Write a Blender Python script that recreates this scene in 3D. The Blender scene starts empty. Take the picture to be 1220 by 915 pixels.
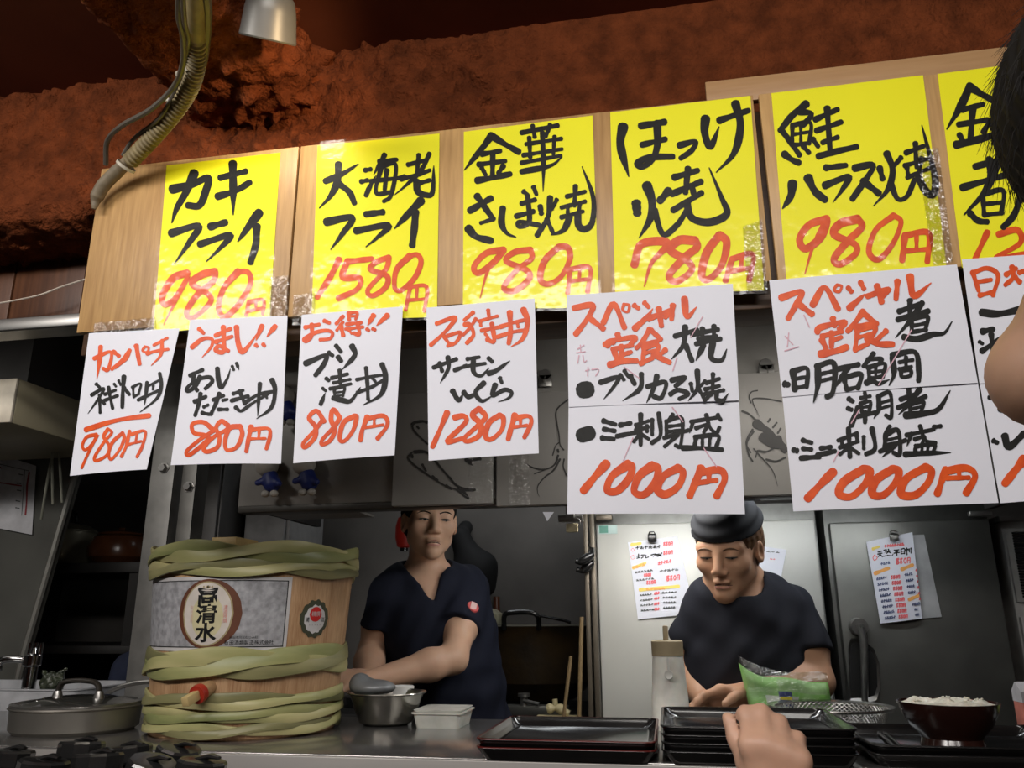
import bpy, bmesh, math, random
import numpy as np
from mathutils import Vector, Matrix, noise

# ------------------------------------------------------------------ camera
F = 960.0; CX, CY = 610.0, 457.5
PITCH, YAW, ROLL = [math.radians(v) for v in (16.2, 10.4, -0.3)]
CAM = np.array([0.0, 0.0, 1.35])
_cp, _sp, _cy, _sy = math.cos(PITCH), math.sin(PITCH), math.cos(YAW), math.sin(YAW)
FW = np.array([-_sy*_cp, _cy*_cp, _sp]); _r = np.array([_cy, _sy, 0.0]); _u = np.cross(_r, FW)
RI = _r*math.cos(ROLL) + _u*math.sin(ROLL); UP = np.cross(RI, FW)

def ray(px, py): return FW + RI*((px-CX)/F) - UP*((py-CY)/F)
def at(px, py, Y):                       # point of a sight line on the upright plane y = Y
    d = ray(px, py); return Vector(CAM + d*(Y/d[1]))
def on(px, py, z):                       # point of a sight line on the level plane at height z
    d = ray(px, py); return Vector(CAM + d*((z-CAM[2])/d[2]))
def atk(px, py, k):                      # point of a sight line at depth k
    return Vector(CAM + ray(px, py)*k)

scene = bpy.context.scene
C = scene.collection
cd = bpy.data.cameras.new('camera'); co = bpy.data.objects.new('camera', cd); C.objects.link(co)
cd.sensor_width = 36.0; cd.lens = 36.0*F/1220.0; cd.clip_start = 0.02
M4 = Matrix(((RI[0], UP[0], -FW[0], CAM[0]), (RI[1], UP[1], -FW[1], CAM[1]), (RI[2], UP[2], -FW[2], CAM[2]), (0, 0, 0, 1)))
co.matrix_world = M4
scene.camera = co
vs = scene.view_settings
scene.display_settings.display_device = 'sRGB'
vs.view_transform = 'Standard'; vs.look = 'None'; vs.gamma = 1.0; vs.use_curve_mapping = False
vs.exposure = 0.0

w = bpy.data.worlds.new('world'); scene.world = w; w.use_nodes = True
w.node_tree.nodes['Background'].inputs[0].default_value = (1.0, 0.9, 0.8, 1)
w.node_tree.nodes['Background'].inputs[1].default_value = 0.05

def light(name, kind, loc, target, energy, color, size=None, size_y=None, spot=None, blend=0.6):
    l = bpy.data.lights.new(name, kind); l.energy = energy; l.color = color
    if kind == 'AREA':
        l.shape = 'RECTANGLE'; l.size = size; l.size_y = size_y or size
    elif kind == 'SPOT':
        l.spot_size = math.radians(spot); l.spot_blend = blend; l.shadow_soft_size = size or 0.03
    else:
        l.shadow_soft_size = size or 0.03
    o = bpy.data.objects.new(name, l); C.objects.link(o); o.location = loc
    o.rotation_euler = (Vector(target)-Vector(loc)).to_track_quat('-Z', 'Y').to_euler()
    return o
WARM = (1.0, 0.90, 0.76); COOL = (0.93, 0.97, 1.0)
light('customer_ceiling_light', 'AREA', (-0.65, -0.35, 2.5), (-0.3, 1.4, 1.85), 56, (1.0, 0.96, 0.92), 3.0, 0.18)
light('kitchen_tube_light', 'AREA', (0.25, 2.12, 1.74), (0.25, 2.4, 1.0), 3.2, COOL, 0.9, 0.05)
light('face_fill_light', 'AREA', (0.15, 1.60, 1.87), (-0.05, 2.1, 1.25), 2.0, (1, 0.96, 0.90), 0.9, 0.06)  # added fill for the two men's faces, no fixture here
light('under_hood_light', 'AREA', (-0.12, 2.02, 1.665), (-0.20, 2.32, 1.1), 3.2, (1, 0.96, 0.90), 0.5, 0.05)
light('left_fill_light', 'AREA', (-2.05, 1.74, 2.0), (-2.05, 2.3, 1.5), 0.8, (1, 0.96, 0.9), 0.8, 0.05)  # unseen fill, added to brighten the duct and panel at left
light('back_kitchen_light', 'AREA', (-0.6, 2.95, 2.3), (-0.6, 3.2, 1.2), 2.0, COOL, 0.7, 0.1)

# ------------------------------------------------------------------ materials
MATS = {}
def srgb(h):
    if isinstance(h, str):
        c = [int(h[i:i+2], 16)/255 for i in (0, 2, 4)]
        return tuple(((v+0.055)/1.055)**2.4 if v > 0.04045 else v/12.92 for v in c)
    return h
def mat(name, col, rough=0.5, metal=0.0, var=0.12, scale=20.0, bump=0.0, bscale=80.0, col2=None, stretch=(1, 1, 1), coat=0.0, spec=0.5, detail=6.0, sss=0.0, rvar=0.0, emit=None):
    if name in MATS: return MATS[name]
    m = bpy.data.materials.new(name); m.use_nodes = True; nt = m.node_tree; N = nt.nodes; L = nt.links
    b = N['Principled BSDF']; col = srgb(col)
    c2 = srgb(col2) if col2 else tuple(min(1, v*(1-2.2*var)) for v in col)
    tc = N.new('ShaderNodeTexCoord'); mp = N.new('ShaderNodeMapping'); mp.inputs['Scale'].default_value = stretch
    L.new(tc.outputs['Object'], mp.inputs['Vector'])
    nz = N.new('ShaderNodeTexNoise'); nz.inputs['Scale'].default_value = scale; nz.inputs['Detail'].default_value = detail
    L.new(mp.outputs['Vector'], nz.inputs['Vector'])
    rp = N.new('ShaderNodeValToRGB'); rp.color_ramp.elements[0].position = 0.32; rp.color_ramp.elements[1].position = 0.68
    rp.color_ramp.elements[0].color = (*c2, 1); rp.color_ramp.elements[1].color = (*col, 1)
    L.new(nz.outputs['Fac'], rp.inputs['Fac']); L.new(rp.outputs['Color'], b.inputs['Base Color'])
    b.inputs['Roughness'].default_value = rough; b.inputs['Metallic'].default_value = metal
    b.inputs['Specular IOR Level'].default_value = spec; b.inputs['Coat Weight'].default_value = coat
    b.inputs['Coat Roughness'].default_value = 0.08
    if sss:
        b.inputs['Subsurface Weight'].default_value = sss; b.inputs['Subsurface Radius'].default_value = (0.012, 0.005, 0.003); b.inputs['Subsurface Scale'].default_value = 0.6
    if rvar:
        mr = N.new('ShaderNodeMapRange'); mr.inputs['To Min'].default_value = max(0.03, rough-rvar); mr.inputs['To Max'].default_value = min(1, rough+rvar)
        L.new(nz.outputs['Fac'], mr.inputs['Value']); L.new(mr.outputs['Result'], b.inputs['Roughness'])
    if bump:
        n2 = N.new('ShaderNodeTexNoise'); n2.inputs['Scale'].default_value = bscale; n2.inputs['Detail'].default_value = 8
        L.new(mp.outputs['Vector'], n2.inputs['Vector'])
        bp = N.new('ShaderNodeBump'); bp.inputs['Strength'].default_value = bump; bp.inputs['Distance'].default_value = 0.01
        L.new(n2.outputs['Fac'], bp.inputs['Height']); L.new(bp.outputs['Normal'], b.inputs['Normal'])
    if emit:
        b.inputs['Emission Color'].default_value = (*srgb(emit[0]), 1); b.inputs['Emission Strength'].default_value = emit[1]
    MATS[name] = m
    return m

def film_mat(name, fac=0.05, rough=0.08, bump=0.5, bscale=25.0, tint=(1, 1, 1), stretch=(1, 1, 1)):
    if name in MATS: return MATS[name]
    m = bpy.data.materials.new(name); m.use_nodes = True; nt = m.node_tree; N = nt.nodes; L = nt.links
    N.remove(N['Principled BSDF']); out = N['Material Output']
    tr = N.new('ShaderNodeBsdfTransparent'); tr.inputs[0].default_value = (*tint, 1)
    gl = N.new('ShaderNodeBsdfGlossy'); gl.inputs['Roughness'].default_value = rough
    mx = N.new('ShaderNodeMixShader'); mx.inputs[0].default_value = fac
    tc = N.new('ShaderNodeTexCoord'); mp = N.new('ShaderNodeMapping'); mp.inputs['Scale'].default_value = stretch
    nz = N.new('ShaderNodeTexNoise'); nz.inputs['Scale'].default_value = bscale; nz.inputs['Detail'].default_value = 3
    bp = N.new('ShaderNodeBump'); bp.inputs['Strength'].default_value = bump; bp.inputs['Distance'].default_value = 0.02
    L.new(tc.outputs['Object'], mp.inputs['Vector']); L.new(mp.outputs['Vector'], nz.inputs['Vector'])
    L.new(nz.outputs['Fac'], bp.inputs['Height']); L.new(bp.outputs['Normal'], gl.inputs['Normal'])
    L.new(tr.outputs[0], mx.inputs[1]); L.new(gl.outputs[0], mx.inputs[2]); L.new(mx.outputs[0], out.inputs['Surface'])
    MATS[name] = m
    return m

def wood_mat(name, a, b_, axis='z', scale=9.0, rough=0.5, dist=3.0, knots=True):
    if name in MATS: return MATS[name]
    m = bpy.data.materials.new(name); m.use_nodes = True; nt = m.node_tree; N = nt.nodes; L = nt.links
    b = N['Principled BSDF']; b.inputs['Roughness'].default_value = rough
    tc = N.new('ShaderNodeTexCoord'); mp = N.new('ShaderNodeMapping')
    s = {'z': (1, 1, 0.08), 'x': (0.08, 1, 1), 'y': (1, 0.08, 1)}[axis]
    mp.inputs['Scale'].default_value = s
    L.new(tc.outputs['Object'], mp.inputs['Vector'])
    n1 = N.new('ShaderNodeTexNoise'); n1.inputs['Scale'].default_value = scale; n1.inputs['Detail'].default_value = 4; n1.inputs['Distortion'].default_value = 0.6
    n2 = N.new('ShaderNodeTexNoise'); n2.inputs['Scale'].default_value = scale*14; n2.inputs['Detail'].default_value = 5
    L.new(mp.outputs['Vector'], n1.inputs['Vector']); L.new(mp.outputs['Vector'], n2.inputs['Vector'])
    ad = N.new('ShaderNodeMath'); ad.operation = 'MULTIPLY_ADD'; ad.inputs[1].default_value = 0.4
    L.new(n2.outputs['Fac'], ad.inputs[0])
    sc = N.new('ShaderNodeMath'); sc.operation = 'MULTIPLY'; sc.inputs[1].default_value = 0.6
    L.new(n1.outputs['Fac'], sc.inputs[0]); L.new(sc.outputs[0], ad.inputs[2])
    rp = N.new('ShaderNodeValToRGB'); rp.color_ramp.elements[0].position = 0.36; rp.color_ramp.elements[1].position = 0.62
    rp.color_ramp.elements[0].color = (*srgb(b_), 1); rp.color_ramp.elements[1].color = (*srgb(a), 1)
    L.new(ad.outputs[0], rp.inputs['Fac']); L.new(rp.outputs['Color'], b.inputs['Base Color'])
    bp = N.new('ShaderNodeBump'); bp.inputs['Strength'].default_value = 0.15; bp.inputs['Distance'].default_value = 0.003
    L.new(n2.outputs['Fac'], bp.inputs['Height']); L.new(bp.outputs['Normal'], b.inputs['Normal'])
    MATS[name] = m
    return m

m_stucco = mat('rust_stucco', (0.20, 0.050, 0.016), 0.92, col2=(0.10, 0.026, 0.009), scale=24, bump=1.0, bscale=120, spec=0.1)
m_ceil = mat('dark_red_ceiling', (0.16, 0.045, 0.020), 0.8, var=0.12, scale=4, spec=0.2)
m_ply = wood_mat('plywood', (0.56, 0.34, 0.135), (0.36, 0.20, 0.075), 'z', 10, 0.45)
m_strip = wood_mat('pine_strip', (0.47, 0.28, 0.13), (0.38, 0.21, 0.09), 'x', 8, 0.5)
m_plank = wood_mat('brown_plank', (0.13, 0.05, 0.021), (0.06, 0.022, 0.01), 'z', 7, 0.5)
m_header = wood_mat('dark_header_wood', (0.10, 0.05, 0.022), (0.05, 0.024, 0.012), 'x', 8, 0.5)
m_yellow = mat('yellow_paper', (0.93, 0.88, 0.012), 0.5, var=0.02, scale=6, spec=0.3)
m_white = mat('white_paper', (0.77, 0.78, 0.85), 0.65, var=0.015, scale=8, bump=0.06, bscale=12, spec=0.25)
m_ink = mat('black_ink', (0.016, 0.016, 0.015), 0.5, var=0.2, scale=60, spec=0.2)
m_red = mat('vermilion_ink', (0.80, 0.105, 0.012), 0.45, col2=(0.62, 0.06, 0.006), scale=45, spec=0.3)
m_pink = mat('faint_pink_pen', (0.70, 0.42, 0.50), 0.6, var=0.05)
m_film = film_mat('clear_film', 0.022, 0.14, 0.30, 12)
m_tape = film_mat('clear_tape', 0.30, 0.16, 1.0, 70)
m_steel = mat('brushed_steel', (0.42, 0.41, 0.39), 0.32, 0.9, var=0.1, scale=30, stretch=(0.05, 1, 1), rvar=0.08)
m_steel_dark = mat('dark_stainless', (0.17, 0.17, 0.155), 0.40, 0.75, var=0.1, scale=9, rvar=0.1)
m_counter = mat('counter_steel', (0.33, 0.32, 0.31), 0.18, 0.75, var=0.12, scale=14, rvar=0.06, stretch=(0.3, 1, 1))
m_hood = mat('greasy_hood_steel', (0.34, 0.325, 0.30), 0.42, 0.3, var=0.14, scale=6, rvar=0.1)
m_black = mat('black_plastic', (0.012, 0.012, 0.012), 0.25, var=0.1, spec=0.5)
m_lacquer = mat('black_lacquer', (0.011, 0.010, 0.010), 0.18, var=0.2, scale=12, coat=0.2, rvar=0.1)
m_lacquer_red = mat('dark_red_lacquer', (0.10, 0.012, 0.010), 0.25, var=0.1)
m_dark = mat('dark_kitchen_surface', (0.030, 0.028, 0.026), 0.6, var=0.3, scale=5)
m_wall = mat('grimy_wall_panel', (0.20, 0.185, 0.17), 0.55, var=0.2, scale=3, rvar=0.1)
m_floor = mat('kitchen_floor_tile', (0.09, 0.08, 0.075), 0.5, var=0.2, scale=5)

# ------------------------------------------------------------------ object helpers
def link(o, parent=None, props=None):
    C.objects.link(o)
    if parent is not None:
        o.parent = parent; o.matrix_parent_inverse = world_of(parent).inverted()
    return o
def world_of(o):
    m = Matrix.Translation(o.location) if True else o.matrix_world
    while o.parent is not None and o.parent.parent is not None: o = o.parent
    return m if o.parent is None else (Matrix.Translation(o.parent.location) @ o.matrix_parent_inverse @ m)
def tag(o, label, cat, group=None, kind=None):
    if label: o['label'] = label
    if cat: o['category'] = cat
    if group: o['group'] = group
    if kind: o['kind'] = kind
    return o
def thing(name, label, cat, loc=(0, 0, 0), group=None):
    o = bpy.data.objects.new(name, None); o.location = loc; o.empty_display_size = 0.05
    C.objects.link(o)
    return tag(o, label, cat, group)
def mesh(name, verts, faces, m, parent=None, smooth=False, mi=None, sharp=None):
    me = bpy.data.meshes.new(name)
    me.from_pydata([tuple(v) for v in verts], [], [tuple(f) for f in faces])
    for mm in (m if isinstance(m, (list, tuple)) else [m]): me.materials.append(mm)
    if mi is not None: me.polygons.foreach_set('material_index', mi)
    if smooth:
        me.polygons.foreach_set('use_smooth', [True]*len(me.polygons))
        if sharp: me.set_sharp_from_angle(angle=math.radians(sharp))
    me.update()
    return link(bpy.data.objects.new(name, me), parent)
def structure(o):
    o['kind'] = 'structure'; return o

class MB:
    """collects shapes into one bmesh, built as one mesh object"""
    def __init__(s): s.bm = bmesh.new(); s.idx = 0
    def _mark(s, fs):
        for f in fs: f.material_index = s.idx
    def box(s, c, size, rot=None, bevel=0.0, seg=2):
        M = Matrix.Translation(Vector(c)) @ (rot.to_4x4() if rot is not None else Matrix.Identity(4)) @ Matrix.Diagonal((*size, 1))
        r = bmesh.ops.create_cube(s.bm, size=1.0, matrix=M)
        vs_ = set(r['verts'])
        fs = [f for f in s.bm.faces if all(v in vs_ for v in f.verts)]
        s._mark(fs)
        if bevel > 0:
            es = [e for e in s.bm.edges if e.verts[0] in vs_ and e.verts[1] in vs_]
            r = bmesh.ops.bevel(s.bm, geom=es, offset=bevel, segments=seg, profile=0.5, affect='EDGES')
            s._mark(r['faces'])
        return s
    def poly(s, verts, faces):
        bv = [s.bm.verts.new(tuple(v)) for v in verts]
        for f in faces:
            try:
                ff = s.bm.faces.new([bv[i] for i in f]); ff.material_index = s.idx
            except ValueError: pass
        return s
    def lathe(s, prof, center=(0, 0, 0), segs=40, axis=None, jit=None, closed=False):
        R = Vector((0, 0, 1)).rotation_difference(Vector(axis).normalized()).to_matrix() if axis is not None else Matrix.Identity(3)
        cen = Vector(center); V = []; Fs = []; n = len(prof)
        for i, (r, z) in enumerate(prof):
            for k in range(segs):
                a = 2*math.pi*k/segs
                V.append(cen + R @ Vector((r*math.cos(a), r*math.sin(a), z)))
        for i in range(n-1 if not closed else n):
            i2 = (i+1) % n
            for k in range(segs):
                k2 = (k+1) % segs
                Fs.append((i*segs+k, i*segs+k2, i2*segs+k2, i2*segs+k))
        if not closed:
            if prof[0][0] > 1e-6: Fs.append(tuple(reversed(range(segs))))
            if prof[-1][0] > 1e-6: Fs.append(tuple((n-1)*segs+k for k in range(segs)))
        return s.poly(V, Fs)
    def tube(s, path, r, segs=10, caps=True, flat=None):
        P = [Vector(p) for p in path]; n = len(P); V = []; Fs = []
        rr = r if isinstance(r, (list, tuple)) else [r]*n
        T = [(P[min(i+1, n-1)]-P[max(i-1, 0)]).normalized() for i in range(n)]
        up = Vector((0, 0, 1)) if abs(T[0].z) < 0.9 else Vector((1, 0, 0))
        nrm = (up - T[0]*up.dot(T[0])).normalized()
        for i in range(n):
            nrm = (nrm - T[i]*nrm.dot(T[i])).normalized(); bi = T[i].cross(nrm)
            for k in range(segs):
                a = 2*math.pi*k/segs
                f = flat or 1.0
                V.append(P[i] + (nrm*math.cos(a)*f + bi*math.sin(a))*rr[i])
        for i in range(n-1):
            for k in range(segs):
                k2 = (k+1) % segs
                Fs.append((i*segs+k, i*segs+k2, (i+1)*segs+k2, (i+1)*segs+k))
        if caps:
            Fs.append(tuple(reversed(range(segs)))); Fs.append(tuple((n-1)*segs+k for k in range(segs)))
        return s.poly(V, Fs)
    def build(s, name, m, parent=None, smooth=True, sharp=35):
        bmesh.ops.remove_doubles(s.bm, verts=s.bm.verts, dist=1e-6)
        bmesh.ops.recalc_face_normals(s.bm, faces=s.bm.faces)
        me = bpy.data.meshes.new(name); s.bm.to_mesh(me); s.bm.free()
        for mm in (m if isinstance(m, (list, tuple)) else [m]): me.materials.append(mm)
        if smooth:
            me.polygons.foreach_set('use_smooth', [True]*len(me.polygons)); me.set_sharp_from_angle(angle=math.radians(sharp))
        return link(bpy.data.objects.new(name, me), parent)

def smooth_path(pts, n=8):
    P = [Vector(p) for p in pts]
    if len(P) < 3: return [P[0].lerp(P[-1], i/n) for i in range(n+1)]
    out = []
    for i in range(len(P)-1):
        p0 = P[i-1] if i else P[0]*2-P[1]; p1, p2 = P[i], P[i+1]; p3 = P[i+2] if i+2 < len(P) else P[-1]*2-P[-2]
        for k in range(n):
            t = k/n
            out.append(0.5*((2*p1)+(p2-p0)*t+(2*p0-5*p1+4*p2-p3)*t*t+(3*p1-p0-3*p2+p3)*t**3))
    out.append(P[-1]); return out
def copy_tree(o, parent=None):
    c = o.copy(); C.objects.link(c)
    if parent is not None: c.parent = parent
    for ch in list(o.children): copy_tree(ch, c)
    return c

# ---------------------------------------------------- implicit surfaces for bodies
class Sdf:
    def __init__(s): s.p = []
    def cap(s, a, b, ra, rb=None, k=0.02, op='+'):
        a = np.array(a, float); b = np.array(b, float); rb = ra if rb is None else rb
        ab = b-a; l2 = max(ab@ab, 1e-12)
        def f(P):
            t = np.clip(((P-a)@ab)/l2, 0, 1)
            return np.linalg.norm(P-a-t[:, None]*ab, axis=1) - (ra+(rb-ra)*t)
        s.p.append((f, k, op)); return s
    def ell(s, c, r, R=None, k=0.02, op='+'):
        c = np.array(c, float); r = np.array(r, float); R = np.eye(3) if R is None else np.array(R, float)
        def f(P):
            q = (P-c)@R                      # columns of R are the local axes
            k0 = np.linalg.norm(q/r, axis=1); k1 = np.linalg.norm(q/(r*r), axis=1)
            return np.where(k1 < 1e-9, -r.min(), k0*(k0-1)/np.maximum(k1, 1e-9))
        s.p.append((f, k, op)); return s
    def plane(s, p, n, k=0.004):             # keeps the side the normal points away from
        p = np.array(p, float); n = np.array(n, float); n = n/np.linalg.norm(n)
        s.p.append((lambda P: (P-p)@n, k, '&')); return s
    def fn(s, f, k, op): s.p.append((f, k, op)); return s
    def eval(s, P):
        d = np.full(len(P), 1e3)
        for f, k, op in s.p:
            e = f(P)
            if op == '+':
                h = np.maximum(k-np.abs(d-e), 0)/k; d = np.minimum(d, e)-h*h*k*0.25
            elif op == '-':
                e = -e; h = np.maximum(k-np.abs(d-e), 0)/k; d = np.maximum(d, e)+h*h*k*0.25
            elif op == '&':
                h = np.maximum(k-np.abs(d-e), 0)/k; d = np.maximum(d, e)+h*h*k*0.25
            else:
                d = d+e
        return d
    def mesh(s, name, lo, hi, vox, m, parent=None):
        lo = np.array(lo, float); hi = np.array(hi, float); B = 10
        nb = np.ceil((hi-lo)/vox/B).astype(int); n = nb*B+1
        D = np.ones(n, np.float32)
        g = np.stack(np.meshgrid(*[np.arange(b) for b in nb], indexing='ij'), -1).reshape(-1, 3)
        cen = lo+(g*B+B/2)*vox; dc = np.concatenate([s.eval(cen[i:i+20000]) for i in range(0, len(cen), 20000)])
        lim = B*vox*0.87*1.6+0.012
        loc = np.stack(np.meshgrid(*[np.arange(B+1)]*3, indexing='ij'), -1).reshape(-1, 3)
        for b, d in zip(g[dc <= -lim], dc[dc <= -lim]):
            D[b[0]*B:b[0]*B+B+1, b[1]*B:b[1]*B+B+1, b[2]*B:b[2]*B+B+1] = -1
        act = g[np.abs(dc) < lim]
        allp = s.p
        for i in range(0, len(act), 5):
            bs = act[i:i+5]; P = (lo+((bs*B)[:, None, :]+loc[None])*vox).reshape(-1, 3)
            cb = (P.min(0)+P.max(0))/2; rb = np.linalg.norm(P.max(0)-cb); cb = cb[None]
            s.p = [q for q in allp if q[2] != '+' or q[0](cb)[0] < rb*1.5+q[1]+0.02]
            if not any(q[2] == '+' for q in s.p): s.p = allp
            v = s.eval(P).reshape(len(bs), B+1, B+1, B+1)
            for b, vv in zip(bs, v):
                D[b[0]*B:b[0]*B+B+1, b[1]*B:b[1]*B+B+1, b[2]*B:b[2]*B+B+1] = vv
        s.p = allp
        D[0] = D[-1] = 1; D[:, 0] = D[:, -1] = 1; D[:, :, 0] = D[:, :, -1] = 1
        S = D < 0
        cnt = np.zeros(n-1, np.int8)
        offs = [(i, j, k) for i in (0, 1) for j in (0, 1) for k in (0, 1)]
        sl = lambda o: tuple(slice(o[a], n[a]-1+o[a]) for a in range(3))
        for o in offs: cnt += S[sl(o)]
        cells = np.argwhere((cnt > 0) & (cnt < 8))
        vid = np.full(n-1, -1, np.int64); vid[tuple(cells.T)] = np.arange(len(cells))
        acc = np.zeros((len(cells), 3)); num = np.zeros(len(cells))
        for a in range(3):
            for o in offs:
                if o[a]: continue
                o2 = list(o); o2[a] = 1
                v0 = D[tuple((cells+o).T)]; v1 = D[tuple((cells+o2).T)]
                x = (v0 < 0) != (v1 < 0); t = np.where(x, v0/np.where(x, v0-v1, 1), 0)
                p = np.tile(np.array(o, float), (len(cells), 1)); p[:, a] += t
                acc[x] += p[x]; num[x] += 1
        V = lo+(cells+acc/num[:, None])*vox
        Fs = []
        for a in range(3):
            b, c = (a+1) % 3, (a+2) % 3
            s0 = [slice(1, n[i]-1) for i in range(3)]; s0[a] = slice(0, n[a]-1); s1 = list(s0); s1[a] = slice(1, n[a])
            A_, B_ = S[tuple(s0)], S[tuple(s1)]
            e = np.argwhere(A_ != B_); base = np.array([s0[i].start for i in range(3)]); e2 = e+base
            flip = A_[tuple(e.T)]
            def q(db, dc_):
                w_ = e2.copy(); w_[:, b] -= db; w_[:, c] -= dc_; return vid[tuple(w_.T)]
            Q = np.stack([q(1, 1), q(0, 1), q(0, 0), q(1, 0)], 1)
            Q[~flip] = Q[~flip][:, ::-1]
            Fs.append(Q)
        Fs = np.concatenate(Fs)
        me = bpy.data.meshes.new(name); me.vertices.add(len(V)); me.vertices.foreach_set('co', V.ravel())
        me.loops.add(Fs.size); me.loops.foreach_set('vertex_index', Fs.ravel())
        me.polygons.add(len(Fs)); me.polygons.foreach_set('loop_start', np.arange(0, Fs.size, 4)); 
        me.update(calc_edges=True); me.validate()
        me.polygons.foreach_set('use_smooth', [True]*len(me.polygons))
        me.materials.append(m)
        return link(bpy.data.objects.new(name, me), parent)

# ------------------------------------------------------------------ the room
def slab(name, x0, x1, y0, y1, z0, z1, m, bevel=0.0):
    return structure(MB().box(((x0+x1)/2, (y0+y1)/2, (z0+z1)/2), (x1-x0, y1-y0, z1-z0), bevel=bevel).build(name, m, smooth=False))
slab('floor', -3.0, 2.6, -1.6, 3.7, -0.1, 0.0, m_floor)
slab('ceiling', -3.0, 2.6, -1.6, 3.7, 2.58, 2.68, m_ceil)
slab('wall_back', -3.0, 2.6, 3.4, 3.5, 0.0, 2.58, m_wall)
slab('wall_left', -2.9, -2.8, -1.6, 3.4, 0.0, 2.58, m_dark)
slab('wall_right', 2.4, 2.5, -1.6, 3.4, 0.0, 2.58, m_dark)
slab('wall_rear', -2.8, 2.4, -1.6, -1.5, 0.0, 2.58, m_ceil)

def stucco(name, prof, axis, a0, a1, res, amp, lump=None):
    # sweep an open outline along an axis and roughen it like trowelled plaster
    pts = [Vector((p[0], p[1], 0)) for p in prof]; P = []
    for i in range(len(pts)-1):
        n = max(1, int((pts[i+1]-pts[i]).length/res))
        for k in range(n): P.append(pts[i].lerp(pts[i+1], k/n))
    P.append(pts[-1]); n = len(P)
    N = []
    for i in range(n):
        t = (P[min(i+1, n-1)]-P[max(i-1, 0)]).normalized(); N.append(Vector((t.y, -t.x, 0)))
    for _ in range(4): N = [(N[max(i-1, 0)]+N[i]+N[min(i+1, n-1)]).normalized() for i in range(n)]
    m = int((a1-a0)/res); V = []; Fs = []
    for j in range(m+1):
        a = a0+(a1-a0)*j/m
        for i in range(n):
            p = (P[i].x, P[i].y); q = Vector((a, p[0], p[1])) if axis == 'x' else Vector((p[0], a, p[1]))
            nn = Vector((0, N[i].x, N[i].y)) if axis == 'x' else Vector((N[i].x, 0, N[i].y))
            zone = 0.35+0.9*max(0, noise.noise(q*2.6+Vector((3, 1, 7)))+0.25)
            if lump: zone *= lump(q)
            d = noise.fractal(q*16, 1.0, 2.0, 4)*0.5+noise.noise(q*55)*0.35
            d -= max(0, noise.noise(q*38+Vector((9, 2, 4)))-0.25)*1.6
            V.append(q+nn*(d*amp*zone))
    for j in range(m):
        for i in range(n-1): Fs.append((j*n+i, (j+1)*n+i, (j+1)*n+i+1, j*n+i+1))
    o = structure(mesh(name, V, Fs, m_stucco, smooth=True))
    return o
stucco('trim_beam', [(1.80, 2.6), (1.80, 2.235), (1.50, 2.228), (1.455, 2.24), (1.44, 2.27), (1.44, 2.60)], 'x', -2.9, 2.5, 0.0075, 0.030, lump=lambda q: 1.35 if q.x < -0.5 else max(0.4, 1.35-1.0*(q.x+0.5)/0.6))
stucco('trim_cross_beam', [(-0.70, 2.60), (-0.705, 2.47), (-0.735, 2.425), (-0.78, 2.41), (-0.97, 2.42), (-0.997, 2.45), (-1.0, 2.60)], 'y', -1.4, 1.45, 0.0075, 0.024, lump=lambda q: 1.0+1.4*max(0, (q.y-1.1)/0.35)*(1 if q.x > -0.85 else 0.3))

# header behind the boards, plank band and steel rail further left
structure(MB().box((0.33, 1.40, 2.055), (2.92, 0.09, 0.39), bevel=0.003).build('trim_header', m_header))
m = MB()
for i in range(9):
    x = -2.72+0.205*i
    m.box((x, 1.655, 2.16), (0.2, 0.03, 0.20), bevel=0.003)
structure(m.build('trim_plank_band', m_plank))
structure(MB().box((-1.95, 1.60, 2.045), (1.74, 0.012, 0.03), bevel=0.002).box((-1.95, 1.63, 2.032), (1.74, 0.06, 0.006)).build('trim_rail', m_steel))

# serving counter: steel top, front and customer ledge
CZ = 1.115
sc_ = thing('serving_counter', 'long stainless steel serving counter across the kitchen front', 'counter', (-0.15, 1.78, 0))
MB().box((-0.15, 1.781, CZ-0.02), (5.0, 0.558, 0.04), bevel=0.003, seg=3).build('worktop', m_counter, sc_)
MB().box((-0.15, 2.0, 0.535), (5.0, 0.03, 1.08)).build('back_panel', m_dark, sc_)
(MB().box((-0.15, 1.499, (CZ-0.003)/2), (5.0, 0.012, CZ-0.003), bevel=0.002).build('front_panel', mat('counter_front_steel', (0.42, 0.40, 0.38), 0.38, 0.35, var=0.08, scale=12, stretch=(0.1, 1, 1)), sc_))
structure(MB().box((-0.15, 1.27, 0.985), (5.0, 0.46, 0.03), bevel=0.006).box((-0.15, 1.06, 0.485), (5.0, 0.03, 0.97)).build('trim_ledge', m_dark))

# ------------------------------------------------------------------ plywood boards that carry the posters
def board(px0, px1, label, x_out=None):
    a = at(px0[0], px0[1], 1.32); b = x_out if x_out is not None else at(px1[0], px1[1], 1.32).x
    o = MB().box(((a.x+b)/2, 1.327, 2.079), (b-a.x, 0.013, 0.366), bevel=0.0015).build('plywood_board', m_ply)
    return tag(o, label, 'board', 'plywood boards over the counter')
board((121, 200), (355.5, 176), 'plywood board behind the leftmost yellow poster, its left end bare')
board((358, 176), (897, 115), 'long middle plywood board behind three yellow posters')
board((904, 113), None, 'plywood board at the right, behind the yellow salmon poster', 0.80)
p = at(840, 101, 1.342)
tag(MB().box(((p.x+0.80)/2, 1.343, 2.287), (0.80-p.x, 0.014, 0.05), bevel=0.001).build('wooden_batten', m_strip), 'thin flat wooden batten along the top of the right plywood board', 'batten')

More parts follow.
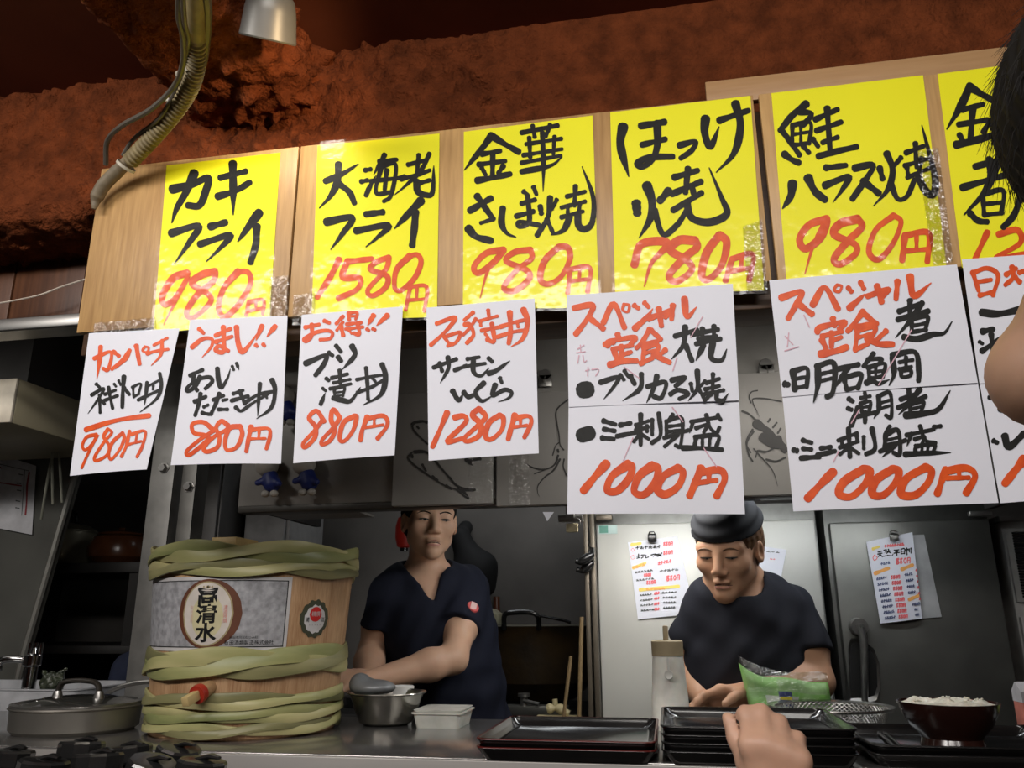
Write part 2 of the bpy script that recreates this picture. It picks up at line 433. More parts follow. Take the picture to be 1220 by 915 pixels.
# ------------------------------------------------------------------ spotlight on the ceiling
c = at(319, 48, 1.15)
t = thing('spotlight', 'small grey metal spotlight pointing down from the ceiling', 'lamp', c)
x, y, z = c
vd = (c-Vector(CAM)).normalized(); hv = Vector((vd.x, vd.y, 0)).normalized(); lax = (Vector((0, 0, 1))-vd*vd.z).normalized()
m_lamp = mat('lamp_grey_metal', (0.20, 0.195, 0.18), 0.45, 0.4, scale=8)
MB().lathe([(0.046, 0.004), (0.050, 0.0), (0.0515, 0.003), (0.050, 0.012), (0.046, 0.050), (0.041, 0.072), (0.034, 0.080), (0.0, 0.081)], c, 40, axis=lax).build('lamp_shade', m_lamp, t)
top = c+lax*0.15
MB().lathe([(0.0, 0.081), (0.034, 0.081), (0.036, 0.085), (0.034, 0.125), (0.018, 0.135), (0.0, 0.15)], c, 32, axis=lax).tube([top-lax*0.03, top, Vector((top.x, top.y, 2.58))], 0.010, 10).build('lamp_stem', m_lamp, t)
MB().lathe([(0.0, 0.012), (0.03, 0.010), (0.043, 0.004), (0.0, 0.003)], c, 32, axis=lax).build('bulb', mat('warm_bulb', (0.9, 0.85, 0.7), 0.3, emit=((1, 0.85, 0.6), 1.0)), t)
light('spotlight_beam', 'SPOT', c-lax*0.012, c-lax, 3, WARM, 0.03, None, 120, 0.9)
light('cross_beam_fill', 'SPOT', (-0.10, 0.88, 2.2), (-0.78, 1.36, 2.43), 30.0, (1.0, 0.72, 0.42), 0.04, None, 36, 1.0)  # added spot out of view, brightens the end of the cross beam

# ------------------------------------------------------------------ hose and wires
t = thing('conduit_hose', 'dusty ribbed conduit hose with wires hanging over the left board', 'cable', at(112, 247, 1.30))
HP = [(233, -30, 0.90), (233, 20, 0.98), (234, 60, 1.06), (231, 90, 1.11), (219, 117, 1.16), (200, 143, 1.20), (178, 168, 1.235), (155, 192, 1.265)]
path = smooth_path([at(*p) for p in HP], 26)
n = len(path)
MB().tube(path, [0.0150+(0.0018 if i % 4 < 2 else -0.0012)*(1 if i > 40 else 0) for i in range(n)], 14).build('ribbed_hose', mat('dusty_hose', (0.30, 0.235, 0.11), 0.6, scale=30, col2=(0.16, 0.12, 0.055)), t)
path = smooth_path([at(*p) for p in [(160, 186, 1.262), (141, 203, 1.28), (124, 220, 1.29), (115, 236, 1.298), (112, 249, 1.30)]], 10)
MB().tube(path, [0.0125]*10+[0.0135]*20+[0.012, 0.011, 0.010, 0.009, 0.008, 0.008, 0.007, 0.007, 0.006, 0.005, 0.004][:len(path)-30], 14).build('taped_end', mat('dusty_grey_sheath', (0.23, 0.18, 0.115), 0.55, scale=40, col2=(0.14, 0.11, 0.07)), t)
wm = mat('grey_wire', (0.10, 0.085, 0.065), 0.5)
for pts, r in (([(214, -20, 0.88), (213, 20, 0.95), (218, 45, 1.0), (218, 75, 1.06), (207, 103, 1.12), (180, 130, 1.16), (145, 150, 1.2), (128, 168, 1.25), (126, 196, 1.29)], 0.005),
               ([(217, -20, 0.87), (220, 25, 0.95), (224, 45, 1.01), (221, 70, 1.07), (210, 105, 1.14), (190, 140, 1.18), (160, 165, 1.24), (146, 185, 1.262)], 0.004),
               ([(243, -20, 0.91), (246, 20, 0.99), (243, 60, 1.07), (238, 85, 1.11)], 0.009)):
    MB().tube(smooth_path([at(*p) for p in pts], 10), r, 8).build('wire', wm, t)
for (px, py, Y), d in (((222, 86, 1.10), (0.3, 0.6, -1)), ((150, 198, 1.27), (-0.6, 0.2, -0.6)), ((206, 122, 1.18), (-0.5, 0.3, -1))):
    c = at(px, py, Y)
    MB().lathe([(0.0185, -0.003), (0.0195, -0.003), (0.0195, 0.003), (0.0185, 0.003)], c, 24, axis=d, closed=True).build('cable_tie', mat('off_white_tie', (0.5, 0.45, 0.36), 0.5), t)
# thin cord across the planks
path = smooth_path([at(*p) for p in [(-40, 366, 1.57), (0, 361, 1.57), (45, 352, 1.57), (75, 341, 1.57), (115, 329, 1.57), (150, 322, 1.57)]], 8)
tag(MB().tube(path, 0.0022, 6).build('cord', mat('pale_string', (0.62, 0.54, 0.45), 0.7)), 'thin pale cord strung across the dark planks at left', 'cord')

# ------------------------------------------------------------------ posters
rng = random.Random(7); BOLD = 1.22
class Sheet:
    """one sheet of paper: four corners, a plane and a curl; maps photo points onto the paper"""
    def __init__(s, corners, Y, curl=None):
        s.c = [Vector(c) for c in corners]; s.Y = Y; s.curl = curl or (lambda u, v: 0.0)
    def uv(s, x, y):
        tl, tr, br, bl = s.c; u = v = 0.5
        for _ in range(8):
            p = tl*(1-u)*(1-v)+tr*u*(1-v)+br*u*v+bl*(1-u)*v
            du = (tr-tl)*(1-v)+(br-bl)*v; dv = (bl-tl)*(1-u)+(br-tr)*u
            e = Vector((x, y))-p; det = du.x*dv.y-du.y*dv.x
            u += (e.x*dv.y-e.y*dv.x)/det; v += (du.x*e.y-du.y*e.x)/det
        return u, v
    def pt(s, x, y, lift=0.0):
        u, v = s.uv(x, y)
        p = at(x, y, s.Y); p.y = s.Y-s.curl(u, v)-lift
        return p
    def grid(s, n=14, mgn=0.0):
        tl, tr, br, bl = s.c; V = []; Fs = []
        for j in range(n+1):
            for i in range(n+1):
                u = -mgn+(1+2*mgn)*i/n; v = -mgn+(1+2*mgn)*j/n
                q = tl*(1-u)*(1-v)+tr*u*(1-v)+br*u*v+bl*(1-u)*v
                p = at(q.x, q.y, s.Y); p.y -= s.curl(u, v); V.append(p)
        for j in range(n):
            for i in range(n): a = j*(n+1)+i; Fs.append((a, a+n+1, a+n+2, a+1))
        return V, Fs
    def paper(s, name, m, parent=None, mgn=0.0, lift=0.0, thick=0.0004):
        V, Fs = s.grid(14, mgn)
        V = [Vector((p.x, p.y-lift, p.z)) for p in V]
        o = mesh(name, V, Fs, m, parent, smooth=True)
        if thick:
            md = o.modifiers.new('paper_thickness', 'SOLIDIFY'); md.thickness = thick; md.offset = -1
            o.modifiers.new('crisp_edges', 'EDGE_SPLIT').split_angle = 0.7
        return o

def parse(txt):
    out = []
    for st in txt.split(';'):
        st = st.strip()
        if not st: continue
        wd = None
        if st[0] == 'w': a, st = st.split(' ', 1); wd = float(a[1:])
        tail = st.endswith('>'); st = st.rstrip('>').replace(',', ' ')
        v = [float(t) for t in st.split()]
        out.append(([Vector((v[i], v[i+1])) for i in range(0, len(v)-1, 2)], wd, tail))
    return out

def ink(sheet, name, m, parent, origin, s, width, txt, lift):
    """brush strokes: ribbons of varying width lying on the paper"""
    V = []; Fs = []
    for pts, wd, tail in parse(txt):
        wd = (wd or width)/s; big = wd > 12; wd *= 1.0 if big else BOLD; lift += 0.000012
        P = [Vector((origin[0]+p.x/s, origin[1]+p.y/s, 0)) for p in pts]
        P = smooth_path(P, 7) if len(P) > 2 else [P[0].lerp(P[-1], i/6) for i in range(7)]
        L = [0.0]
        for i in range(1, len(P)): L.append(L[-1]+(P[i]-P[i-1]).length)
        tot = max(L[-1], 1e-3); n = len(P); ph = rng.random()*6
        Lf = []; Rt = []
        for i in range(n):
            t = (P[min(i+1, n-1)]-P[max(i-1, 0)]); t = t.normalized() if t.length > 1e-6 else Vector((1, 0, 0))
            nn = Vector((-t.y, t.x, 0)); f = L[i]/tot
            ww = 0.5*wd*(0.98+0.09*math.sin(ph+f*9)-0.12*math.sin(math.pi*f)) if not big else 0.5*wd
            if tail: ww *= 1.0 if f < 0.45 else 1.0-0.86*((f-0.45)/0.55)**1.2
            elif not big: ww *= 1.0-0.16*f
            Lf.append(P[i]+nn*ww); Rt.append(P[i]-nn*ww)
        def cap(c, a, b, d):
            r = (a-b).length/2; mid = (a+b)/2; ax = (a-b).normalized() if r > 1e-6 else Vector((1, 0, 0))
            return [mid+ax*(r*math.cos(q))+d*(r*0.8*math.sin(q)) for q in (math.pi*0.2, math.pi*0.4, math.pi*0.6, math.pi*0.8)]
        t0 = (P[0]-P[1]).normalized() if (P[0]-P[1]).length > 1e-6 else Vector((-1, 0, 0)); t1 = (P[-1]-P[-2]).normalized() if (P[-1]-P[-2]).length > 1e-6 else Vector((1, 0, 0))
        b = len(V)
        for jj, q in enumerate(Lf+Rt): V.append(sheet.pt(q.x, q.y, lift+0.00004*((jj % n)/n)))
        for i in range(n-1): Fs.append((b+i, b+n+i, b+n+i+1, b+i+1))
        for c, a_, b_, d, ia, ib in ((P[0], Lf[0], Rt[0], t0, b, b+n), (P[-1], Lf[-1], Rt[-1], t1, b+n-1, b+2*n-1)):
            if (a_-b_).length < 0.6: continue
            k0 = len(V); cc = cap(c, a_, b_, d)
            for q in cc: V.append(sheet.pt(q.x, q.y, lift))
            Fs.append((ia, k0, k0+1, k0+2, k0+3, ib))
    return mesh(name, V, Fs, m, parent)

def poster(name, label, sheets, inks, paper, group, film=None, tape=None):
    """sheets: Sheet objects of one poster; inks: (sheet index, part name, material, origin, zoom, width, strokes)"""
    s0 = sheets[0]; c = at((s0.c[0].x+s0.c[1].x)/2, s0.c[0].y, s0.Y)
    if len(sheets) > 1: c = at((sheets[-1].c[2].x+sheets[-1].c[3].x)/2, sheets[-1].c[2].y, s0.Y)
    t = thing(name, label, 'poster', c, group)
    for s in sheets: s.paper('paper_sheet', paper, t)
    for i, (si, nm, m, org, z, wd, txt) in enumerate(inks):
        ink(sheets[si], nm, m, t, org, z, wd, txt, 0.0006+0.00012*i)
    if film:
        s0.paper('plastic_film', m_film, t, 0.018, 0.0022, 0)
    for q in (tape or []):
        Sheet(q, s0.Y-0.0035, s0.curl).paper('clear_tape', m_tape, t, 0, 0, 0)
    return t
wav = lambda a, b, ph=0.0: (lambda u, v: a*math.sin(math.pi*min(1, max(0, u)))*v+b*math.sin(3*u+ph)*v*v)

GY = 'yellow posters on the plywood boards'
Y0 = 1.3190
# --- kaki fry
poster('menu_poster', 'leftmost yellow poster, two lines of large black writing over red 980 yen', [Sheet([(198.5, 197), (334, 181.8), (321, 384), (182.5, 397)], Y0)], [
 (0, 'lettering', m_ink, (170, 170), 3.8125, 34, '135 212,225 190,298 160,287 220,258 285,205 285;235 138,200 220,155 300,133 365>;w28 352 160,470 130;w28 340 245,420 220,488 180;410 95,412 220,412 328>;w30 130 412,255 378,215 450,145 550>;w30 308 382,378 362;w28 260 462,398 420,352 480,290 540>;w34 530 318,490 370,432 450>;w32 518 380,515 460,490 545'),
 (0, 'price', m_red, (170, 170), 3.8125, 27, '205 592,140 615,92 690,100 735,150 705,208 608,150 720,95 830>;330 585,270 600,225 640,300 690,305 730,230 795,200 770,250 690,320 630,332 590;435 585,370 660,345 750,375 792,440 730,490 640,480 590,435 585;w18 482 725,470 785;w18 482 725,548 715,545 780;w16 478 765,545 752;w14 515 720,515 755')],
 m_yellow, GY, True, [[(112, 385), (186, 378), (186, 399), (112, 402)], [(322, 330), (345, 328), (342, 384), (320, 386)]])
# --- large prawn fry
poster('menu_poster', 'second yellow poster from the left, priced 1580 yen in red', [Sheet([(378.4, 173.6), (523.7, 159), (520.6, 377.5), (371, 383)], Y0)], [
 (0, 'lettering', m_ink, (360, 140), 3.8111, 20, 'w26 105 290,180 258,255 212>;w30 165 212,160 290,130 355,78 412>;w28 165 300,215 340,238 390;285 240,312 235;268 292,298 285;290 355,305 320,335 265>;375 170,350 215,325 260>;350 200,430 192;360 225,335 340,400 340;355 225,425 215,405 350,370 382;310 290,440 275,465 268;385 240,375 330;480 215,560 195;530 170,520 265;450 280,520 262,580 240;578 165,540 240,470 310,420 352>;530 300,580 285;w26 520 290,525 335,560 352,592 340,598 220>;w30 110 475,228 455,182 530,130 600>;w28 290 440,368 430;w28 245 515,392 490,342 545,290 588>;w32 540 378,490 430,420 505>;w32 515 430,510 500,500 582'),
 (0, 'price', m_red, (360, 140), 3.8111, 27, '168 645,130 720,68 818;w26 205 655,318 642;205 655,185 725,262 730,250 780,165 822;w24 395 635,340 655,310 690,385 720,380 770,320 810,300 780,380 690,395 635;w24 490 628,430 690,420 770,450 785,510 730,540 660,525 625,490 628;w18 490 775,470 875;w18 485 770,565 770,555 880;w15 480 830,560 825;w14 522 775,520 825')],
 m_yellow, GY, True, [[(350, 352), (376, 348), (374, 386), (348, 388)]])
# --- mackerel
poster('menu_poster', 'third yellow poster from the left, priced 980 yen, between two bare wood strips', [Sheet([(552.6, 157), (706, 137.5), (714, 366.5), (551.5, 368)], Y0)], [
 (0, 'lettering', m_ink, (540, 130), 3.8111, 18, 'w28 175 120,130 180,50 278>;w28 175 122,235 160,298 195;w22 130 205,215 190;w22 115 252,238 236;w24 180 200,178 310;w26 108 325,180 312,260 295;w20 130 268,148 300;w22 228 258,205 292;w22 310 108,475 75;w20 360 75,370 128;w20 440 72,420 125;330 160,492 135;318 210,495 182;w20 345 130,350 220;w18 460 125,455 205;w22 405 108,410 250,408 375>;310 245,490 212;w24 310 285,440 258,495 218>;w28 75 462,172 405;w28 108 395,150 455,182 500;w18 180 500,125 518;w32 68 542,105 580,172 598;w28 225 450,220 520,245 565,285 582>;w22 310 430,372 412;w22 285 487,365 465;w22 338 400,345 510,300 535,300 512,390 528;w20 320 375,342 395;w20 365 355,378 388;w24 395 442,400 475;w24 440 402,430 490,380 575;470 412,448 455;w20 425 500,452 560;515 398,600 375;w20 555 350,550 440;490 448,600 420;490 492,590 465;520 440,520 480;575 430,570 475;w26 530 490,500 550,445 572>;w26 565 475,570 530,600 545,632 510,635 400,585 262>'),
 (0, 'price', m_red, (540, 130), 3.8111, 27, '230 640,150 655,95 715,115 745,180 700,232 640,160 730,122 860>;352 640,280 650,240 690,330 730,345 770,280 825,230 810,290 730,355 680,352 640;480 625,415 690,395 770,430 795,490 760,530 680,520 630,480 625;w22 530 730,520 835;w22 530 728,620 722,610 830;w18 530 782,615 772;w16 575 730,572 775')],
 m_yellow, GY, True)
# --- hokke
poster('menu_poster', 'fourth yellow poster from the left, priced 780 yen, left of the dark board gap', [Sheet([(727, 134), (894, 114), (910.5, 346), (733, 351)], Y0)], [
 (0, 'lettering', m_ink, (720, 105), 3.3627, 24, 'w34 75 155,65 230,98 355>;w26 145 152,242 136;w22 150 228,245 205;w26 212 140,212 230,190 290,150 316,132 300,185 278,275 275;w22 300 230,365 215,350 250,305 282;w30 405 122,402 180,425 235,460 155>;w24 460 130,578 90;w30 525 62,545 150,520 260,448 338>;w36 128 462,132 502;w32 170 390,190 450,185 520,140 600>;w30 258 412,222 452;200 490,235 585,290 550,330 490;280 358,375 330;335 322,325 420;270 425,388 375;275 490,390 420;350 390,362 440;w28 330 460,350 520,420 538,490 505,470 440,420 320>'),
 (0, 'price', m_red, (720, 105), 3.3627, 30, '120 710,150 625,255 622,190 700,160 795>;365 612,300 610,265 650,330 690,350 730,290 775,260 750,320 680,370 640,365 612;462 588,410 660,390 750,420 765,470 710,490 620,462 588;w24 510 690,485 772;w22 510 685,595 668,580 772;w20 500 735,590 720;w18 550 680,548 725')],
 m_yellow, GY, True, [[(885, 270), (908, 262), (914, 345), (890, 350)]])
# --- salmon belly
poster('menu_poster', 'largest yellow poster, right of the dark board gap, priced 980 yen', [Sheet([(919, 111), (1099.7, 89.5), (1128, 320), (937, 335)], Y0)], [
 (0, 'lettering', m_ink, (910, 75), 3.5208, 18, 'w28 178 172,120 220,68 285;w24 148 205,200 215,165 262;w24 80 290,110 330,150 388;120 260,118 340;120 262,195 252,190 340;w14 125 300,190 290;w14 155 260,155 340;130 345,192 336;w26 85 382,115 405,148 420;w20 165 350,190 378;w20 205 320,228 352;w22 215 238,310 195;w24 265 190,278 372;w22 220 285,325 248;w20 245 335,310 312;w26 228 392,310 370,390 352;w32 120 505,112 560,78 612>;w32 185 482,215 540,258 575;w24 260 440,345 430;w26 255 515,355 478,330 530,290 585>;w26 380 442,458 430,420 500,370 572;w28 415 495,482 548;w24 485 440,498 488;w26 515 380,540 450,520 530,460 600>;w20 575 398,548 430;w22 530 500,560 570,600 560,632 490;w20 595 378,670 350;w20 635 338,640 440;590 432,690 402;600 482,695 442;600 440,605 472;w20 660 400,648 480;w28 648 480,680 540,712 548,715 470,662 262>'),
 (0, 'price', m_red, (910, 75), 3.5208, 30, '265 655,190 680,150 740,175 780,240 730,265 660,210 760,172 885>;395 655,320 675,295 720,380 760,385 800,320 845,295 820,350 750,410 690,395 655;w24 545 640,470 700,440 790,480 825,540 760,575 670,545 640;w26 590 730,580 830;w26 590 725,690 715,685 835;w20 590 790,690 782;w18 640 725,640 785')],
 m_yellow, GY, True, [[(1092, 180), (1118, 176), (1136, 312), (1112, 316)]])
# --- rightmost, simmered
poster('menu_poster', 'yellow poster at the right edge, partly hidden by dark hair', [Sheet([(1117, 88), (1258, 70), (1290, 302), (1146, 319)], Y0)], [
 (0, 'lettering', m_ink, (1100, 0), 2.6917, 17, 'w24 150 275,120 340,75 415>;w22 150 280,200 310,265 340;w18 125 352,192 335;w20 158 350,150 460;w18 112 400,205 385;w24 105 465,150 455,240 430;w18 115 432,128 455;w18 215 390,190 425;w20 125 602,200 580,320 545;w20 165 535,248 512;w20 210 510,215 580;w24 245 500,200 610,130 690>;w16 190 630,195 690;w16 190 625,255 612,250 685;w14 195 655,250 650;w14 195 690,255 683;w20 150 685,175 708,205 712;w22 315 625,290 690,255 730'),
 (0, 'price', m_red, (1100, 0), 2.6917, 18, '205 745,165 832;240 752,300 738,310 780,230 830,325 815')],
 m_yellow, GY, True)

GW = 'white menu papers hanging from the boards'
YW = 1.309
poster('menu_paper', 'leftmost white paper, with a red line above red 980 yen', [Sheet([(106, 397), (214, 391), (179, 560.5), (85, 567.5)], YW, lambda u, v: 0.010*v*math.sin(2.4*u)+0.004*v)], [
 (0, 'lettering', m_ink, (80, 375), 4.5714, 18, '165 380,188 402;140 440,208 405,180 460,122 542>;185 440,192 538;195 470,215 490;215 437,275 415;210 472,287 445;235 398,245 450,262 515;w14 265 380,276 395;w14 290 362,302 388;w22 318 340,315 430,315 510;w20 320 402,352 440;w14 370 400,376 456;w14 365 400,412 380,400 440;w14 376 452,405 436;400 470,460 440,520 412;445 372,442 430,435 498>;w14 440 400,525 352;w14 480 382,478 412;512 322,522 390,500 460,412 537>'),
 (0, 'heading', m_red, (80, 375), 4.5714, 18, 'w20 150 240,242 205,230 300,200 295;w24 185 175,180 260,168 352>;w22 255 202,288 228;250 300,300 255,338 190>;w22 345 195,325 240,270 298>;w24 380 170,402 272;w13 428 175,415 198,440 205,448 182,428 175;w16 475 168,548 128;w18 440 215,490 200,555 190;w18 520 140,515 220,465 280>;w26 112 630,250 590,350 570,462 555'),
 (0, 'price', m_red, (80, 375), 4.5714, 18, '175 658,120 670,95 715,115 740,160 700,182 658,140 740,95 838;240 628,218 670,250 720,240 770,185 800,170 780,220 700,262 650,240 628;322 650,270 700,250 760,265 795,310 740,332 680,322 650;360 640,345 720,320 780;w16 365 660,442 640,430 720,402 782;w14 350 715,425 695;w14 400 650,395 700')], m_white, GW)
poster('menu_paper', 'second white paper from the left, priced 880 yen, above the cask', [Sheet([(226.5, 381), (342.5, 376), (336, 553), (204.5, 554.5)], YW-0.002, lambda u, v: 0.008*v*math.sin(3*u)+0.003*v)], [
 (0, 'lettering', m_ink, (200, 370), 4.8133, 23, '130 375,205 342;155 370,150 420,175 462;190 382,160 440,120 465,115 445,170 402,240 385,262 410,222 452;w26 290 335,298 400,315 445,350 392,365 340>;w16 375 322,385 345;w18 400 305,415 345>;160 525,228 497;w24 195 480,185 540,165 605;w18 215 557,242 545;w20 205 590,250 600;w20 268 517,330 492;w24 305 480,285 540,258 600;w18 325 520,352 514;w20 300 572,355 572;w20 385 482,442 462;w22 375 522,470 495;w22 420 465,452 540;w20 400 560,430 582,470 555;w20 450 535,530 485,622 465;w20 535 422,530 500,525 612>;w16 460 562,520 520,600 470;w16 568 485,575 505;w24 602 400,620 460,600 560,520 625>'),
 (0, 'heading', m_red, (200, 370), 4.8133, 23, '180 105,208 132;140 212,200 165,255 165,252 210,200 272>;275 145,362 105;278 182,372 150;w26 320 95,325 180,322 240,278 230,300 205,352 235;w28 395 95,405 180,430 240,470 200,522 122>;w26 542 88,508 172>;w22 508 200,515 208;w26 618 90,570 152>;w22 550 195,558 205'),
 (0, 'price', m_red, (200, 370), 4.8133, 25, '275 690,215 645,150 655,160 705,225 720,245 745,140 830,120 810,190 750,285 690;360 665,320 640,290 680,312 730,300 790,240 815,222 790,280 730,350 690,360 665;430 670,370 680,345 750,355 805,410 790,440 720,430 670;490 670,475 750,465 815;w22 480 692,580 680,595 720,575 798;w16 475 742,570 738;w16 535 690,532 738')], m_white, GW)
poster('menu_paper', 'third white paper from the left, headed with two red exclamation marks, 880 yen', [Sheet([(359.5, 375), (480, 365), (471, 543), (350.5, 552.5)], YW-0.001, lambda u, v: 0.007*v*math.sin(2.5*u+0.3)+0.002*v)], [
 (0, 'lettering', m_ink, (345, 360), 4.6923, 18, 'w28 92 345,205 300,195 350,148 412;w24 222 285,245 302;w24 262 245,290 280;w28 275 310,292 332;w28 352 248,368 300,300 380>;w22 210 430,225 442;w18 190 485,208 500;w22 180 575,205 512>;w20 240 428,330 405;w18 250 455,345 435;w22 285 385,290 460;w18 232 488,350 460;255 490,260 530;w16 255 490,312 480,305 530;w13 262 510,305 505;w13 262 530,305 524;w26 250 540,300 552,350 555,402 480>;w18 380 437,460 420,540 408;w22 432 370,440 460,445 548;w20 385 510,460 480,525 440;w18 470 430,485 448;w28 520 350,540 420,515 520,418 580>'),
 (0, 'heading', m_red, (345, 360), 4.6923, 22, '88 142,168 125;125 125,125 190,95 220,85 205,150 170,212 160,242 175,228 205,172 212;195 105,225 118;w20 300 80,262 122;w18 300 112,265 160;w24 288 130,302 188;w20 330 60,335 100;w18 330 62,378 60,370 98;w14 340 80,370 78;w20 320 125,402 115;w18 315 152,412 140;w22 382 118,392 180,360 175;w15 335 160,350 178;w26 470 75,438 132>;w20 435 152,445 160;w26 548 75,488 132>;w20 468 150,480 157'),
 (0, 'price', m_red, (345, 360), 4.6923, 25, '202 672,158 612,115 650,152 700,150 760,95 815,85 790,150 720,195 660;290 650,252 605,240 660,262 720,235 780,190 800,195 770,260 700,290 650;372 640,310 680,290 770,320 780,365 720,382 650,372 640;442 645,415 720,405 780;w24 442 655,530 640,552 690,498 768;w18 420 708,530 690;w16 480 650,480 700')], m_white, GW)
poster('menu_paper', 'fourth white paper from the left, priced 1280 yen, above the fish drawing', [Sheet([(508, 366.5), (637, 355.5), (642.5, 541), (511.5, 549.5)], YW-0.001, lambda u, v: 0.006*v*math.sin(2*u+0.4)+0.002*v)], [
 (0, 'lettering', m_ink, (500, 350), 4.4667, 20, 'w22 75 395,198 350;w22 108 370,122 415;w22 152 340,155 400,112 478>;w22 188 410,252 386;w20 255 350,320 340;w20 240 390,352 374;w24 288 350,290 420,330 440,372 398>;w22 368 345,388 365;w24 370 428,410 412,482 360>;w26 178 520,212 570,238 530>;w26 238 528,262 552,285 545;w24 345 478,300 528,335 575,395 545>;w20 430 452,440 478;w24 405 488,392 545,455 515,492 530,475 560,422 580>'),
 (0, 'heading', m_red, (500, 350), 4.4667, 22, '90 160,190 128,140 200,60 275;w20 130 225,155 262,180 272;w20 150 225,218 208,195 260,150 280;w20 285 100,238 142;w22 240 165,268 168,288 220,252 265;w18 300 135,270 180,232 222;w18 315 148,415 120;w20 365 88,370 125;w18 325 150,326 172;w20 330 198,420 180;w24 385 160,398 255,360 245;w16 350 215,366 235;w20 430 178,500 155,575 138;w26 480 100,485 200,475 268;w20 415 232,500 205,575 195;w18 518 150,525 178;w28 552 85,575 150,550 240,488 285>'),
 (0, 'price', m_red, (500, 350), 4.4667, 27, '150 635,115 720,72 818;190 662,238 655,248 690,150 790,230 775;320 615,285 650,330 700,320 760,260 790,245 770,310 710,355 660,320 615;430 650,375 690,355 760,385 780,440 730,450 670,430 650;w28 510 650,490 720,475 780;w24 505 668,580 655,597 690,560 770;w18 495 715,575 705;w18 540 660,540 705')], m_white, GW)
GT = 'large white two-sheet papers over the counter'
poster('menu_paper', 'two-sheet white paper with two big black dots, 1000 yen, above the light fridge', [
 Sheet([(675, 352), (873, 338), (880.5, 477), (677.5, 485)], YW-0.001, lambda u, v: 0.002*math.sin(3*u)*v), Sheet([(677.5, 482), (880.5, 474), (887.5, 612.5), (676, 612.5)], YW+0.001, lambda u, v: 0.006*v*math.sin(3*u)+0.002*math.sin(5*u+v))], [
 (0, 'lettering', m_ink, (670, 335), 3.2682, 18, 'w20 438 215,525 190;w20 478 178,470 250,425 305>;w20 480 250,505 312;w20 505 208,606 188;w18 545 185,545 258;w18 590 175,590 230;w18 520 245,616 225;w18 528 225,600 215;w20 550 250,520 310>;w22 585 240,580 300,620 308,640 265>;w66 78 425,100 422;w18 148 395,218 375,200 412,162 460>;w15 225 365,240 385;w15 242 350,257 373;w20 265 372,282 402;w18 308 362,302 420,235 467>;w18 330 412,402 395,385 455,355 450;w18 368 370,355 420,328 475>;w18 425 387,478 375,440 410;w18 420 442,450 425,490 440,455 460;w15 500 400,506 430;w18 525 350,525 420,490 467>;w14 556 390,536 410;w15 530 420,552 458;w15 560 397,612 380;w15 586 362,585 430;w15 555 422,612 408;w15 550 442,628 425;w15 580 440,552 467;w18 600 435,602 462,625 465,646 438>'),
 (1, 'lettering', m_ink, (670, 335), 3.2682, 15, 'w58 75 602,108 592;w18 160 545,208 560;w18 162 578,205 585;w18 155 612,202 617;w18 225 562,266 554;w18 212 606,288 590;285 562,337 545;w17 305 520,305 640;285 582,335 570;290 565,290 592;330 565,330 588;305 595,278 627;305 595,337 617;350 540,350 600;w17 375 515,382 600,348 632;430 520,415 540;405 545,405 600;405 547,465 535,460 640,440 640;w13 410 567,460 560;w13 410 587,460 580;395 612,492 580;450 600,398 645;500 547,602 530;510 545,495 592>;520 572,562 560,550 590;560 520,575 570,600 590,612 568;605 520,617 540;w17 520 610,515 640;w17 515 607,605 600,600 645;w14 545 605,545 640;w14 575 605,572 640;w18 468 650,540 650,622 656'),
 (0, 'heading', m_red, (670, 335), 3.2682, 22, '45 105,118 95,95 150,52 207;100 140,160 186;160 162,200 90,242 182;w11 240 90,235 113,255 120,260 95,240 90;w18 280 95,297 107;w22 282 185,330 140,352 108>;w18 320 85,336 102;w20 335 147,422 115,400 142;w22 375 108,386 176;w20 430 95,425 150;w24 475 68,485 140,522 102>;w20 165 247,200 238;w22 215 208,222 230;w20 175 252,188 235,282 220,265 247;w18 195 267,272 250;w20 230 255,232 312;w18 235 287,268 277;w20 202 275,212 308,188 328;w24 185 327,240 312,290 312;w20 340 188,310 240,288 262;w20 345 192,384 228;w18 310 247,372 235;w18 318 260,312 322;w18 315 262,372 250,365 287;w15 320 282,366 270;w18 305 322,352 300;w22 355 288,418 318;w18 402 268,370 297'),
 (1, 'price', m_red, (670, 335), 3.2682, 30, '172 712,130 760,82 818;258 715,195 760,175 815,215 818,260 770,272 725,258 715;352 720,300 760,280 820,320 832,365 780,372 730,352 720;452 728,395 760,370 810,400 832,450 800,470 750,452 728;w30 540 728,520 780,495 838;w28 530 747,610 735,632 770,600 838;w20 525 787,600 775;w20 570 740,570 780'),
 (0, 'pen_scribble', m_pink, (670, 335), 3.2682, 4, '60 265,85 250;70 250,72 275;55 280,90 275;65 290,60 320;80 290,85 315,95 310;90 350,105 345;100 335,98 370;115 345,142 345,130 370;545 140,500 220;430 350,445 300;240 335,300 380'),
 (1, 'pen_scribble', m_pink, (670, 335), 3.2682, 4, '275 612,235 708;550 650,600 722;428 492,470 548')], m_white, GT)
